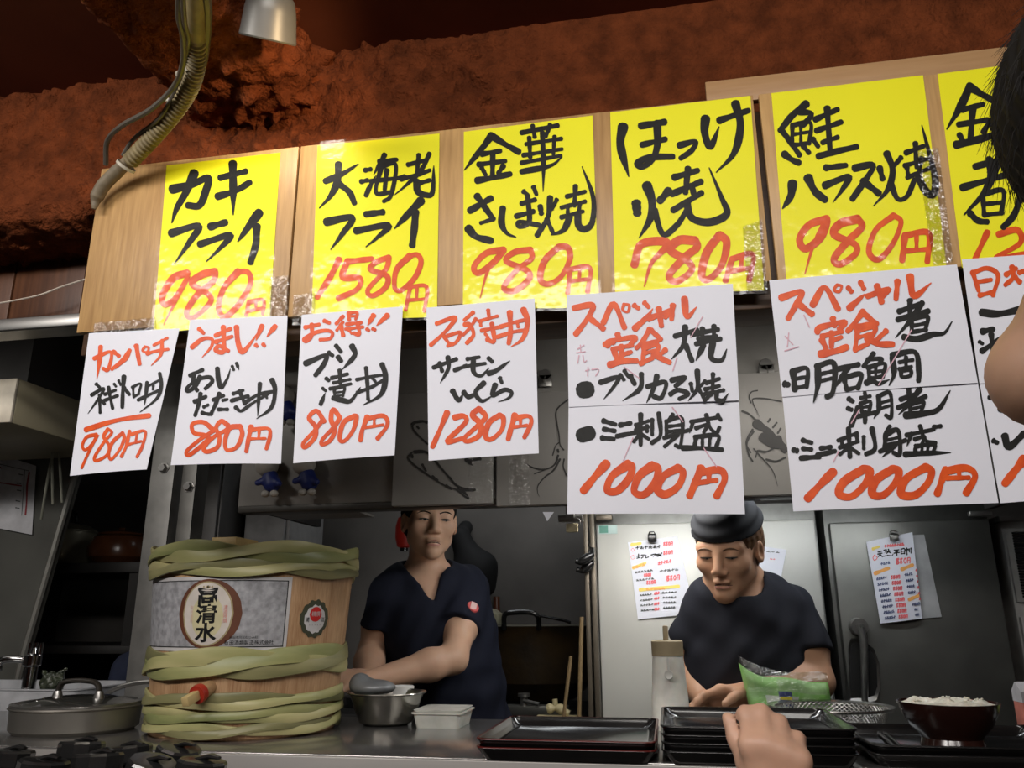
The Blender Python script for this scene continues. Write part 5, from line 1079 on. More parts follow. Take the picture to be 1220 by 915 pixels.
# chopsticks resting against the bowl and a paper rest
a_, b_ = at(1084, 846, 1.60), at(1112, 872, 1.56)
for dx, lab in ((0, 'black chopstick on the right tray nearer the bowl'), (0.010, 'black chopstick on the right tray farther from the bowl')):
    tag(MB().tube([(0.375-dx, 1.545, CZ+PT+0.008), (0.395-dx, 1.76, CZ+PT+0.008)], [0.0025, 0.0038], 8).build('chopstick', m_black), lab, 'chopstick', 'chopsticks on the right tray')

# ------------------------------------------------------------------ strainer behind the trays
c = at(989, 841, 1.875); zr = c.z-CZ
c = Vector((at(989, 841, 1.937).x, 1.937, CZ)); zr = at(989, 841, 1.937).z-CZ; R0 = 0.124
t = thing('strainer', 'round steel mesh strainer with a wide rim behind the middle trays', 'strainer', c)
MB().lathe([(R0-0.010, zr-0.001), (R0+0.004, zr+0.0015), (R0+0.006, zr-0.001), (R0+0.004, zr-0.004), (R0-0.010, zr-0.006)], c, 64, closed=True).build('rim', mat('polished_steel', (0.45, 0.44, 0.42), 0.22, 0.95), t)
g = MB(); prof = [(R0-0.012, zr-0.004), (R0-0.016, zr-0.02), (R0-0.024, zr*0.35), (R0-0.032, 0.004), (0.02, 0.002)]
for k in range(64):
    for s in (1, -1):
        P = []
        for i in range(13):
            f = i/12*(len(prof)-2.0); j = min(int(f), len(prof)-2); q = f-j
            r = prof[j][0]*(1-q)+prof[j+1][0]*q; z_ = prof[j][1]*(1-q)+prof[j+1][1]*q
            a = 2*math.pi*k/64+s*i*0.05; P.append(c+Vector((r*math.cos(a), r*math.sin(a), z_)))
        g.tube(P, 0.0010, 4)
g.build('wire_mesh', m_steel, t)
MB().lathe([(R0-0.034, 0.0), (R0-0.028, 0.0), (R0-0.028, 0.005), (R0-0.034, 0.005)], c, 48, closed=True).build('foot_ring', m_steel, t)
# ------------------------------------------------------------------ bag, jug
x0, x1 = at(886, 840, 2.070).x, at(990, 830, 2.070).x; zt0, zt1 = at(884, 780, 2.070).z, at(994, 802, 2.070).z
bg = thing('plastic_bag', 'clear bag with bright green print held by the capped man', 'bag', ((x0+x1)/2, 2.070, CZ))
def bag(name, shrink, thick, m, top_cut, parent):
    V = []; Fs = []; nu, nv = 26, 16
    for side in (-1, 1):
        for j in range(nv+1):
            for i in range(nu+1):
                u, v = i/nu, j/nv
                x = x0+(x1-x0)*(0.02+0.96*u) + (0.006*(1-v) if u > 0.5 else -0.008*v*(1-u)+0.012*(1-v)*(1-u))
                ztop = (zt0*(1-u)+zt1*u)-0.022*math.sin(math.pi*min(1, u*1.1))*(1-0.4*u)
                ztop = ztop-top_cut*(1+0.3*math.sin(9*u))
                zz = CZ+0.012+(ztop-CZ-0.012)*v
                prof = max(0, math.sin(math.pi*u))**0.5*(1-v)**0.6*max(0, min(1, v*6))**0.5
                wr = 0.35*noise.noise(Vector((u*7, v*6, side*3.3)))
                y = 2.070+side*(thick*prof*(1+wr)+0.0008)*shrink+0.010*noise.noise(Vector((u*4, v*3, 8)))
                V.append((x, y, zz))
    N_ = (nu+1)*(nv+1)
    for s in (0, 1):
        for j in range(nv):
            for i in range(nu):
                a = s*N_+j*(nu+1)+i; f = (a, a+1, a+nu+2, a+nu+1); Fs.append(f if s == 0 else f[::-1])
    for j in range(nv):
        for i in (0, nu): a = j*(nu+1)+i; f = (a, a+nu+1, a+nu+1+N_, a+N_); Fs.append(f if i == 0 else f[::-1])
    for i in range(nu): f = (i, i+N_, i+1+N_, i+1); Fs.append(f)
    return mesh(name, V, Fs, m, parent, smooth=True), V, nu, nv
green = mat('green_print_plastic', (0.22, 0.58, 0.09), 0.35, col2=(0.42, 0.66, 0.30), scale=14, coat=0.3)
o, V, nu, nv = bag('printed_green_pack', 0.9, 0.018, green, 0.018, bg)
def bag_patch(name, us, vs_, m, lift):
    W_ = []; Fs = []; n = 8
    for j in range(n+1):
        for i in range(n+1):
            u = us[0]+(us[1]-us[0])*i/n; v = vs_[0]+(vs_[1]-vs_[0])*j/n
            fi, fj = u*nu, v*nv; i0, j0 = min(int(fi), nu-1), min(int(fj), nv-1); a, b = fi-i0, fj-j0
            P = [Vector(V[(j0+dj)*(nu+1)+i0+di]) for dj in (0, 1) for di in (0, 1)]
            p = (P[0]*(1-a)+P[1]*a)*(1-b)+(P[2]*(1-a)+P[3]*a)*b; p.y -= lift; W_.append(p)
    for j in range(n):
        for i in range(n): a = j*(n+1)+i; Fs.append((a, a+1, a+n+2, a+n+1))
    return mesh(name, W_, Fs, m, bg, smooth=True)
bag_patch('white_print', (0.24, 0.62), (0.05, 0.55), mat('white_print', (0.70, 0.76, 0.66), 0.4), 0.0012)
bag_patch('pale_green_print', (0.42, 0.97), (0.66, 0.97), mat('pale_green_print', (0.40, 0.66, 0.28), 0.4), 0.0010)
bag_patch('blue_logo_panel', (0.40, 0.545), (0.08, 0.66), mat('blue_print', (0.012, 0.03, 0.16), 0.4), 0.0022)
bag_patch('yellow_band', (0.405, 0.54), (0.46, 0.53), mat('yellow_print', (0.80, 0.68, 0.05), 0.4), 0.0030)
bag_patch('logo_lettering', (0.43, 0.455), (0.18, 0.34), mat('white_print', 0), 0.0030); bag_patch('logo_lettering', (0.465, 0.485), (0.18, 0.30), mat('white_print', 0), 0.0030); bag_patch('logo_lettering', (0.495, 0.51), (0.18, 0.30), mat('white_print', 0), 0.0030)
bag('clear_plastic', 1.12, 0.022, film_mat('bag_plastic', 0.14, 0.10, 1.0, 40, (0.95, 0.97, 0.95)), 0.0, bg)

c = at(799, 845, 1.93); c = Vector((c.x, 1.93, CZ)); zt_ = at(799, 764, 1.93).z-CZ
t = thing('plastic_jug', 'white plastic squeeze jug left of the capped man', 'jug', c)
MB().lathe([(0.0, 0.0), (0.040, 0.0), (0.042, 0.005), (0.040, 0.06), (0.034, zt_-0.035), (0.0335, zt_-0.03), (0, zt_-0.03)], c, 40).build('body', mat('milky_plastic', (0.82, 0.80, 0.73), 0.4, sss=0.2), t)
MB().lathe([(0.0, zt_-0.03), (0.035, zt_-0.03), (0.035, zt_), (0.033, zt_+0.002), (0, zt_+0.002)], c, 40).build('lid', mat('tan_wood_lid', (0.42, 0.34, 0.21), 0.6), t)
MB().box(c+Vector((-0.002, 0, zt_+0.016)), (0.012, 0.010, 0.036), bevel=0.003).build('knob', mat('tan_wood_lid', 0), t)
p_ = c+Vector((0.0, -0.042, zt_-0.046))
tag(MB().lathe([(0.0, -0.004), (0.007, -0.003), (0.010, 0.002), (0.009, 0.003), (0, -0.001)], p_+Vector((0, -0.004, -0.022)), 24, axis=(0, -1, 0.1)).tube([p_+Vector((0, -0.004, -0.014)), p_+Vector((0, -0.003, 0.012))], 0.0025, 8).build('measuring_spoon', mat('white_spoon', (0.7, 0.69, 0.64), 0.35)), 'small white measuring spoon hanging on the white jug', 'spoon')

# ------------------------------------------------------------------ bowl, ladle, containers in front of the first man
c = at(461, 828, 1.93); zr = at(446, 829, 1.93-0.09).z-CZ; c = Vector((c.x, 1.93, CZ)); R0 = 0.093
t = thing('mixing_bowl', 'steel mixing bowl right of the sake cask', 'bowl', c)
MB().lathe([(0.0, 0.0), (0.050, 0.0), (0.062, 0.006), (0.073, 0.03), (0.080, zr*0.75), (R0-0.006, zr-0.003), (R0, zr), (R0-0.001, zr+0.002), (R0-0.008, zr-0.001), (0.077, zr*0.7), (0.058, 0.010), (0, 0.004)], c, 64).build('bowl', mat('bowl_steel', (0.33, 0.32, 0.29), 0.25, 0.95, rvar=0.06), t)
p0 = at(400, 832, 1.80); p1 = at(442, 837, 1.80)
sd = Sdf(); cc = Vector((c.x-0.026, 1.91, CZ+zr+0.012)); sd.ell(cc, (0.052, 0.045, 0.018), None, 0.01); sd.ell(cc+Vector((-0.035, 0, 0.012)), (0.02, 0.03, 0.02), None, 0.02)
tag(sd.mesh('scoop', np.array(cc)-0.09, np.array(cc)+0.09, 0.004, mat('grey_scoop', (0.24, 0.25, 0.26), 0.4, 0.3)), 'rounded grey scoop resting in the steel mixing bowl', 'scoop')
c = at(517, 858, 1.935)
c = Vector((at(523, 858, 1.93).x, 1.935, CZ))
t = thing('food_container', 'low translucent plastic container behind the counter edge', 'container', c)
def rbox(x0, x1, y0, y1, z0, z1, fl, r, name, m, parent, wall=None):
    def loop(e, zz):
        L = []
        for cx, cy, st in ((x1+e-r, y1+e-r, 0), (x0-e+r, y1+e-r, 90), (x0-e+r, y0-e+r, 180), (x1+e-r, y0-e+r, 270)):
            for k in range(6): q = math.radians(st+18*k); L.append((cx+r*math.cos(q), cy+r*math.sin(q), zz))
        return L
    Ls = [loop(0, z0), loop(fl, z1)]
    if wall: Ls += [loop(fl+0.004, z1), loop(fl+0.004, z1+0.003), loop(fl-wall, z1+0.003), loop(-wall, z0+wall)]
    V = []; Fs = []
    for L in Ls: V += L
    for i in range(len(Ls)-1):
        for k in range(24): Fs.append((i*24+k, i*24+(k+1) % 24, (i+1)*24+(k+1) % 24, (i+1)*24+k))
    Fs.append(tuple(reversed(range(24)))); Fs.append(tuple((len(Ls)-1)*24+k for k in range(24)))
    return mesh(name, V, Fs, m, parent, smooth=True, sharp=40)
m_trans = mat('translucent_plastic', (0.55, 0.55, 0.50), 0.3, sss=0.3)
rbox(c.x-0.038, c.x+0.060, 1.87, 1.99, CZ, CZ+0.030, 0.006, 0.012, 'box', m_trans, t, 0.002)
rbox(c.x-0.042, c.x+0.064, 1.866, 1.994, CZ+0.0335, CZ+0.038, 0.003, 0.014, 'lid', mat('clear_lid', (0.66, 0.66, 0.61), 0.25), t)
c = Vector((at(478, 825, 2.02).x, 2.031, CZ))
t = thing('white_tub', 'small white tub behind the steel mixing bowl', 'tub', c); zh = at(470, 819, 1.97).z-CZ
MB().lathe([(0, 0), (0.024, 0), (0.027, zh-0.012), (0, zh-0.012)], c, 36).build('body', mat('white_tub_plastic', (0.62, 0.62, 0.60), 0.4), t)
MB().lathe([(0.027, zh-0.012), (0.028, zh-0.002), (0.025, zh), (0.02, zh-0.003), (0, zh-0.003)], c, 36).build('lid', mat('white_tub_plastic', 0), t)

# ------------------------------------------------------------------ pan with a glass lid, white basin, tap, left end of the counter
c = Vector((at(93, 840, 1.73).x, 1.73, CZ)); R0 = 0.133; zr = at(93, 849, 1.73-R0).z-CZ
t = thing('shallow_pan', 'wide shallow steel pan with a glass lid left of the cask', 'pan', c)
MB().lathe([(0.0, 0.0), (R0-0.012, 0.0), (R0-0.002, 0.008), (R0, zr-0.004), (R0+0.005, zr), (R0+0.003, zr+0.003), (R0-0.004, zr), (R0-0.006, 0.012), (0, 0.006)], c, 72).build('pan', mat('brushed_pan_steel', (0.40, 0.38, 0.34), 0.36, 0.85, scale=5, stretch=(1, 1, 0.1)), t)
ld = MB().lathe([(R0-0.006, zr+0.004), (R0-0.03, zr+0.010), (R0*0.5, zr+0.019), (0.0, zr+0.023), (0.0, zr+0.020), (R0*0.5, zr+0.016), (R0-0.03, zr+0.007)], c, 72).build('glass_lid', mat('smoky_glass_lid', (0.05, 0.05, 0.045), 0.06, coat=0.5), t)
MB().lathe([(R0-0.012, zr+0.003), (R0+0.001, zr+0.003), (R0+0.002, zr+0.008), (R0-0.010, zr+0.010)], c, 72, closed=True).build('lid_rim', m_steel, ld)
p_ = c+Vector((0.012, -0.02, zr+0.02))
MB().tube(smooth_path([p_+Vector((-0.055, 0, -0.002)), p_+Vector((-0.045, 0, 0.026)), p_+Vector((-0.02, 0, 0.033)), p_+Vector((0.02, 0, 0.033)), p_+Vector((0.045, 0, 0.026)), p_+Vector((0.055, 0, -0.002))], 6), 0.008, 10, flat=0.7).build('lid_handle', mat('bakelite_handle', (0.035, 0.03, 0.025), 0.35), ld)
for sx in (-1, 1): MB().lathe([(0.0, 0), (0.012, 0), (0.012, 0.006), (0.008, 0.02), (0, 0.02)], p_+Vector((0.052*sx, 0, -0.008)), 16).build('handle_bracket', m_steel, ld)
x1 = at(86, 826, 2.06).x; zt_ = at(86, 822, 2.06).z
t = thing('basin', 'white plastic basin at the left end of the counter', 'basin', (x1-0.3, 2.15, CZ-0.2))
rbox(x1-0.62, x1-0.01, 2.075, 2.38, CZ-0.22, zt_-0.003, 0.012, 0.03, 'basin_body', mat('white_basin_plastic', (0.50, 0.51, 0.53), 0.4), t, 0.012)
MB().box((x1-0.3, 2.22, (CZ-0.22)/2), (0.66, 0.36, CZ-0.225), bevel=0.004).build('stand', m_dark, t)
c = at(34, 818, 2.10)
t = thing('faucet', 'chrome faucet standing at the white basin', 'tap', (c.x, 2.10, CZ))
zt_ = at(34, 772, 2.10).z
MB().lathe([(0.018, 0), (0.018, zt_-CZ-0.05), (0.024, zt_-CZ-0.045), (0.024, zt_-CZ-0.02), (0.012, zt_-CZ-0.015), (0.010, zt_-CZ), (0, zt_-CZ)], (c.x, 2.10, CZ), 24).build('column', mat('chrome', (0.5, 0.5, 0.5), 0.12, 1.0), t)
MB().tube(smooth_path([(c.x, 2.10, zt_-0.035), (c.x-0.04, 2.08, zt_-0.028), (c.x-0.075, 2.07, zt_-0.034), (c.x-0.08, 2.07, zt_-0.06)], 6), 0.010, 12).build('spout', mat('chrome', 0), t)
for dx in (-0.018, 0.0, 0.018): MB().tube([(c.x+dx, 2.105, zt_-0.02), (c.x+dx, 2.105, zt_+0.014)], 0.005, 8).build('valve_pin', mat('chrome', 0), t)
c = at(62, 815, 2.10)
sd = Sdf(); sd.ell(c+Vector((0, 0, 0.0)), (0.034, 0.022, 0.032), None, 0.01); sd.cap(c+Vector((0.016, 0, 0.02)), c+Vector((0.034, 0, 0.036)), 0.008, 0.005, 0.012); sd.cap(c+Vector((-0.02, 0, 0.02)), c+Vector((-0.026, 0, 0.03)), 0.008, 0.006, 0.012)
sd.fn(lambda P: 0.004*np.sin(P[:, 0]*230)*np.sin(P[:, 2]*190+P[:, 1]*150), 0, 'n'); sd.plane(c+Vector((0, 0, -0.028)), (0, 0, -1))
tag(sd.mesh('seaweed_bag', np.array(c)-0.06, np.array(c)+0.06, 0.003, mat('shiny_green_wrap', (0.045, 0.055, 0.03), 0.12, col2=(0.015, 0.02, 0.012), scale=60, bump=0.8, bscale=90, coat=0.6)), 'crumpled shiny green bag on the rim of the white basin', 'bag')
sd = Sdf(); p0, p1, p2 = at(158, 770, 2.55), at(150, 800, 2.55), at(146, 830, 2.55)
sd.cap(p0+Vector((0.03, 0, 0)), p1+Vector((0.02, 0, 0)), 0.03, 0.05, 0.03); sd.cap(p1+Vector((0.02, 0, 0)), p2, 0.05, 0.06, 0.03); sd.cap(p2, Vector((p2.x, 2.55, 0.95)), 0.06, 0.06, 0.03)
sd.fn(lambda P: 0.008*np.sin(P[:, 0]*60+P[:, 2]*15), 0, 'n')
tag(sd.mesh('hanging_towel', (p2.x-0.12, 2.42, 0.85), (p0.x+0.15, 2.68, p0.z+0.08), 0.008, mat('navy_towel', (0.012, 0.018, 0.045), 0.9)), 'dark navy towel hanging left of the cask', 'towel')
tag(MB().tube(smooth_path([at(118, 836, 2.03), at(135, 822, 2.03), at(160, 814, 2.03), at(185, 812, 2.03)], 6), 0.006, 10).build('pan_handle', m_steel), 'curved steel ladle handle behind the glass lid', 'ladle')

# ------------------------------------------------------------------ black capped sauce bottles along the customer ledge
def sauce_bottle(c, top, tilt, label):
    t = thing('sauce_bottle', label, 'bottle', c, 'black capped bottles on the customer ledge')
    h = top-c.z; x, y, z = c
    MB().lathe([(0.0, 0.0), (0.028, 0.0), (0.030, 0.004), (0.030, h-0.040), (0.024, h-0.030), (0.0, h-0.030)], c, 28).build('body', mat('dark_soy_glass', (0.012, 0.010, 0.009), 0.12), t)
    ax = Vector((math.sin(tilt), 0.1*math.cos(tilt*9), math.cos(tilt))).normalized()
    p = Vector((x, y, z+h-0.032))
    MB().lathe([(0.0, -0.004), (0.036, -0.004), (0.039, 0.0), (0.039, 0.022), (0.036, 0.026), (0.026, 0.027), (0.0, 0.027)], p, 10, axis=ax).build('cap', mat('bottle_cap_plastic', (0.018, 0.018, 0.018), 0.18, spec=0.8), t, smooth=True, sharp=20)
    q = p+ax*0.026; sd_ = ax.orthogonal().normalized()
    MB().tube([q+Vector((-0.012, 0, 0)), q+Vector((0.016, -0.004, 0.006)), q+Vector((0.032, -0.008, 0.004))], [0.008, 0.009, 0.005], 8, flat=0.5).build('spout', mat('bottle_cap_plastic', 0), t)
LZ = 1.0
for px, py, Y, tl, lab in ((14, 889, 1.40, 0.05, 'black capped bottle at the extreme left of the ledge, back row'), (98, 879, 1.41, 0.0, 'tallest black capped bottle in front of the glass lidded pan'), (156, 884, 1.42, -0.12, 'black capped bottle left of the cask base, back row'), (212, 884, 1.42, 0.25, 'tilted black capped bottle in front of the cask tap'),
                          (52, 900, 1.27, 0.1, 'black capped bottle second from left, front row'), (118, 893, 1.28, -0.05, 'black capped bottle in front of the tallest one'), (180, 900, 1.28, 0.28, 'tilted black capped bottle in front row below the cask'), (240, 900, 1.29, 0.12, 'rightmost black capped bottle on the ledge')):
    p = at(px, py, Y); sauce_bottle(Vector((p.x, Y, LZ)), p.z, tl, lab)

# carton and greens at the right edge
c = Vector((at(1219, 830, 2.02).x+0.015, 2.02, CZ)); zt_ = at(1214, 812, 2.02).z-CZ
t = thing('carton', 'red and white carton at the right edge behind the counter tray', 'carton', c)
MB().box(c+Vector((0, 0, zt_*0.29+0.001)), (0.055, 0.05, zt_*0.58), bevel=0.003).build('lower_band', mat('carton_red', (0.62, 0.20, 0.15), 0.5), t)
m = MB(); w0 = 0.0275; z0 = zt_*0.583; z1 = zt_*0.8
m.poly([c+Vector(p) for p in ((-w0, -0.025, z0), (w0, -0.025, z0), (w0, 0.025, z0), (-w0, 0.025, z0), (-w0, -0.025, z1), (w0, -0.025, z1), (w0, 0.025, z1), (-w0, 0.025, z1), (-w0, 0, zt_), (w0, 0, zt_))], [(3, 2, 1, 0), (0, 1, 5, 4), (2, 3, 7, 6), (1, 2, 6, 9, 5), (3, 0, 4, 8, 7), (4, 5, 9, 8), (6, 7, 8, 9)])
m.build('upper_carton', mat('carton_white', (0.66, 0.64, 0.66), 0.5), t, smooth=False)
g = MB(); r2 = random.Random(5); c = at(1207, 850, 1.78)
for k in range(60):
    p = Vector((0.73+r2.uniform(-0.04, 0.05), 1.78+r2.uniform(-0.04, 0.04), CZ+0.013+r2.uniform(0, 0.024)*(1))); d = Vector((r2.uniform(-1, 1), r2.uniform(-1, 1), r2.uniform(-0.3, 0.3))).normalized()*0.012
    g.tube([p-d, p, p+d], [0.0025, 0.003, 0.002], 6)
o = g.build('sliced_scallion', mat('scallion_green', (0.20, 0.30, 0.05), 0.5, col2=(0.40, 0.45, 0.16), scale=60)); o['kind'] = 'stuff'; o['label'] = 'pile of sliced green scallion on the tray at the right edge'; o['category'] = 'scallion'

# ------------------------------------------------------------------ people
def nrm(v): v = np.array(v, float); return v/np.linalg.norm(v)
def frame(fwd, up):
    f = nrm(fwd); x = nrm(np.cross(f, up)); z = np.cross(x, f); return np.stack([x, f, z], 1)
A3 = lambda v: np.array(v, float)
def add_head(sd, c, R, s=1.0, detail=True):
    L = lambda x, y, z: c+R@(np.array((x, y, z))*s)
    sd.ell(L(0, -0.014, 0.042), A3((0.074, 0.095, 0.084))*s, R, 0.02)
    sd.ell(L(0, 0.024, -0.028), A3((0.065, 0.062, 0.080))*s, R, 0.03)
    sd.cap(L(-0.046, 0.012, -0.056), L(0, 0.064, -0.093), 0.020*s, 0.019*s, 0.02); sd.cap(L(0.046, 0.012, -0.056), L(0, 0.064, -0.093), 0.020*s, 0.019*s, 0.02)
    if not detail: return L
    for q in (-1, 1):
        sd.ell(L(q*0.043, 0.060, -0.020), A3((0.024, 0.022, 0.024))*s, R, 0.02)
        sd.ell(L(q*0.031, 0.098, 0.002), A3((0.021, 0.020, 0.0125))*s, R, 0.012, '-')
        sd.ell(L(q*0.032, 0.0745, 0.002), A3((0.016, 0.0125, 0.0115))*s, R, 0.006)
        sd.ell(L(q*0.078, -0.004, -0.008), A3((0.010, 0.019, 0.030))*s, R, 0.008)
        sd.ell(L(q*0.083, 0.002, -0.006), A3((0.006, 0.010, 0.018))*s, R, 0.005, '-')
    sd.cap(L(-0.048, 0.068, 0.022), L(0.048, 0.068, 0.022), 0.013*s, 0.013*s, 0.018)
    sd.cap(L(0, 0.084, 0.010), L(0, 0.101, -0.028), 0.0088*s, 0.0118*s, 0.012)
    for q in (-1, 1): sd.ell(L(q*0.0125, 0.094, -0.035), A3((0.0095, 0.010, 0.007))*s, R, 0.006)
    sd.ell(L(0, 0.086, -0.0595), A3((0.024, 0.010, 0.0065))*s, R, 0.008)
    sd.ell(L(0, 0.083, -0.0735), A3((0.021, 0.011, 0.0068))*s, R, 0.008)
    for q in (-1, 1): sd.cap(L(q*0.023, 0.090, -0.0715), L(0, 0.095, -0.0660), 0.0026*s, 0.0028*s, 0.004, '-')
    sd.ell(L(0, 0.070, -0.094), A3((0.020, 0.016, 0.015))*s, R, 0.012)
    return L
def add_hand(sd, w, d, n, thumb, curls=(0.5, 0.55, 0.6, 0.7), s=1.0, spread=0.08, tcurl=0.4, tout=0.75, k=0.008):
    """palm and five fingers: d along the hand, n out of the palm, thumb = side of the thumb"""
    d = nrm(d); n = nrm(A3(n)-d*(A3(n)@d)); t = nrm(A3(thumb)-d*(A3(thumb)@d)-n*(A3(thumb)@n)); w = A3(w)
    kn = []
    for i in range(4):
        o = (0.030-0.020*i)*s
        b = w+t*o*0.62+d*0.012*s; e = w+t*o+d*(0.088-0.004*abs(i-1)-0.004*i)*s; kn.append(e)
        sd.cap(b, e, 0.0135*s, 0.0115*s, 0.014)
    sd.cap(w+t*0.016*s+d*0.022*s-n*0.0, w+t*0.012*s+d*0.062*s+n*0.008*s, 0.014*s, 0.012*s, 0.014)
    sd.cap(w-t*0.018*s+d*0.02*s+n*0.004*s, w-t*0.020*s+d*0.06*s+n*0.008*s, 0.012*s, 0.011*s, 0.014)
    Ls = ((0.044, 0.027, 0.021), (0.048, 0.030, 0.022), (0.045, 0.028, 0.021), (0.036, 0.021, 0.019))
    for i in range(4):
        p = kn[i]; a = 0.0; dd0 = nrm(d+t*spread*(1.5-i)); c_ = curls[i]
        for j, f in enumerate((0.9, 1.1, 0.7)):
            a += c_*f; q = p+(dd0*math.cos(a)+n*math.sin(a))*Ls[i][j]*s
            r0 = (0.0098-0.0009*j-(0.0012 if i == 3 else 0))*s
            sd.cap(p, q, r0, r0-0.0009*s, k if j else 0.012); p = q
    p = w+t*0.020*s+d*0.022*s; dirs = nrm(t*tout+d*0.65+n*0.30)
    for j, l_ in enumerate((0.040, 0.032, 0.026)):
        q = p+dirs*l_*s; sd.cap(p, q, (0.0145, 0.0112, 0.0100)[j]*s, (0.0115, 0.0102, 0.0082)[j]*s, 0.012 if j == 0 else 0.006); p = q
        dirs = nrm(dirs+d*0.35*tcurl+n*0.35*tcurl-t*0.45*tcurl)
def person(label, hd, fwd, up, neck, sh, el, wr, hands, pelvis, seat=None, hscale=1.0, vox=0.0045, detail=True, lids=1.0, skin=None, shirt=None, vneck=0.0, sleeve=0.62, hair=None, cap=None, apron=None, name='person', trousers=True, collar=0.062, waist=(0.155, 0.110), feet=None):
    R = frame(fwd, up); hd = A3(hd); neck = A3(neck); sh = [A3(p) for p in sh]; el = [A3(p) for p in el]; wr = [A3(p) for p in wr]; pv = A3(pelvis)
    t = thing(name, label, 'person', (pv[0], pv[1], 0))
    sm = (sh[0]+sh[1])/2; spine = nrm(sm-pv); side = nrm(sh[1]-sh[0]); bf = nrm(np.cross(side, spine)); side = np.cross(spine, bf)   # bf = backwards or forwards
    if bf@nrm(fwd) < 0 and seat is None: bf = -bf
    T = np.stack([side, bf, spine], 1); H = np.linalg.norm(sm-pv)
    tl = lambda a, b, c: pv+side*a+bf*b+spine*c
    def torso(sd, g, gk=0.05):
        sd.cap(sh[0]+(sm-sh[0])*0.28, sh[1]+(sm-sh[1])*0.28, 0.062+g, 0.062+g, gk)
        sd.ell(tl(0, 0.012, H-0.13), A3((0.160, 0.108, 0.165))+g, T, gk)
        sd.ell(tl(0, 0.012, H*0.45), A3((waist[0]-0.012, waist[1], 0.20))+g, T, gk)
        sd.ell(tl(0, 0.0, 0.02), A3((waist[0]+0.008, waist[1]+0.004, 0.14))+g, T, gk)
    hips = [pv+side*q*0.085-spine*0.02 for q in (-1, 1)]
    if seat is None: kn_ = [A3((h[0], h[1]-0.02, 0.50)) for h in hips]; an = [A3((h[0], h[1]+0.02, 0.07)) for h in hips]
    else: kn_ = [A3(p) for p in seat[0]]; an = [A3(p) for p in seat[1]]
    sd = Sdf(); L = add_head(sd, hd, R, hscale, detail)
    sd.cap(L(0, -0.030, -0.045), neck, 0.052*hscale, 0.056, 0.03)
    sd.cap(neck, (neck+sm)/2+(sm-neck)*0.3, 0.058, 0.07, 0.04)
    torso(sd, -0.006)
    for i in (0, 1):
        sd.cap(sh[i], sh[i]+(el[i]-sh[i])*0.5, 0.044, 0.045, 0.03); sd.cap(sh[i]+(el[i]-sh[i])*0.5, el[i], 0.045, 0.036, 0.03)
        m_ = el[i]+(wr[i]-el[i])*0.28; sd.cap(el[i], m_, 0.037, 0.040, 0.025); sd.cap(m_, wr[i], 0.040, 0.0255, 0.025)
        if hands[i]: add_hand(sd, wr[i], *hands[i][:3], **(hands[i][3] if len(hands[i]) > 3 else {}))
        sd.cap(hips[i], kn_[i], 0.080, 0.055, 0.03); sd.cap(kn_[i], an[i], 0.052, 0.036, 0.02)
        fd = bf*0.17; fd[2] = -0.035; sd.cap(an[i], an[i]+fd+A3((0, 0, 0)), 0.034, 0.030, 0.02)
    pts = np.array([hd, neck, pv]+sh+el+wr+hips+kn_+an); lo = pts.min(0)-0.24; hi = pts.max(0)+0.24; lo[2] = 0.0
    body = sd.mesh('body', lo, hi, vox, skin, t)
    def surf(x, z):                                   # depth of the face along its own forward axis
        ys = np.linspace(0.15, 0.02, 261); P = np.array([L(x, y, z) for y in ys]); dv = sd.eval(P); k = np.argmax(dv < 0); return ys[k]
    if detail:
        m_line = mat('dark_lash', (0.015, 0.010, 0.009), 0.6)
        for q in (-1, 1):
            P = [L(q*x, surf(q*x, z)+0.0006, z) for x, z in ((0.0175, -0.0005), (0.024, -0.0035+0.0063*lids), (0.032, -0.0042+0.0082*lids), (0.040, -0.0034+0.0064*lids), (0.047, 0.0))]
            Q = [L(q*x, surf(q*x, z)+0.0004, z) for x, z in ((0.0185, -0.0012), (0.025, -0.0035), (0.032, -0.0042), (0.040, -0.0034), (0.046, -0.0008))]
            V = [tuple(p) for p in P+Q]; me = mesh('eye', V, [(i, i+1, 6+i, 5+i) for i in range(4)], mat('eye_white', (0.16, 0.14, 0.13), 0.3), t, smooth=True)
            c_ = L(q*0.032-0.002, surf(q*0.032, -0.002)-0.0035-0.002*(1-lids), -0.002*(1-lids)); MB().lathe([(0.0052*math.sin(a), 0.0048*math.cos(a)) for a in [math.pi*i/8 for i in range(9)]], c_, 14).build('iris', mat('dark_iris', (0.008, 0.006, 0.005), 0.15), me)
            MB().tube(smooth_path(P, 4), 0.0013*hscale, 6).build('eyelid_line', m_line, t)
            B = [L(q*x, surf(q*x, z)+0.0008, z) for x, z in ((0.014, 0.0175), (0.028, 0.0225), (0.042, 0.0215), (0.053, 0.0155))]
            MB().tube(smooth_path(B, 5), [0.0026]*6+[0.0030]*5+[0.0022, 0.0018, 0.0014, 0.001, 0.0008], 8, flat=0.6).build('eyebrow', hair[0] if hair else m_line, t)
        P = [L(x, surf(x, -0.066-0.0055*(x/0.023)**2)+0.0005, -0.066-0.0055*(x/0.023)**2) for x in np.linspace(-0.023, 0.023, 9)]
        MB().tube(P, [0.0006, 0.0012, 0.0015, 0.0016, 0.0016, 0.0016, 0.0015, 0.0012, 0.0006], 6).build('mouth_line', mat('mouth_dark', (0.06, 0.018, 0.014), 0.5), t)
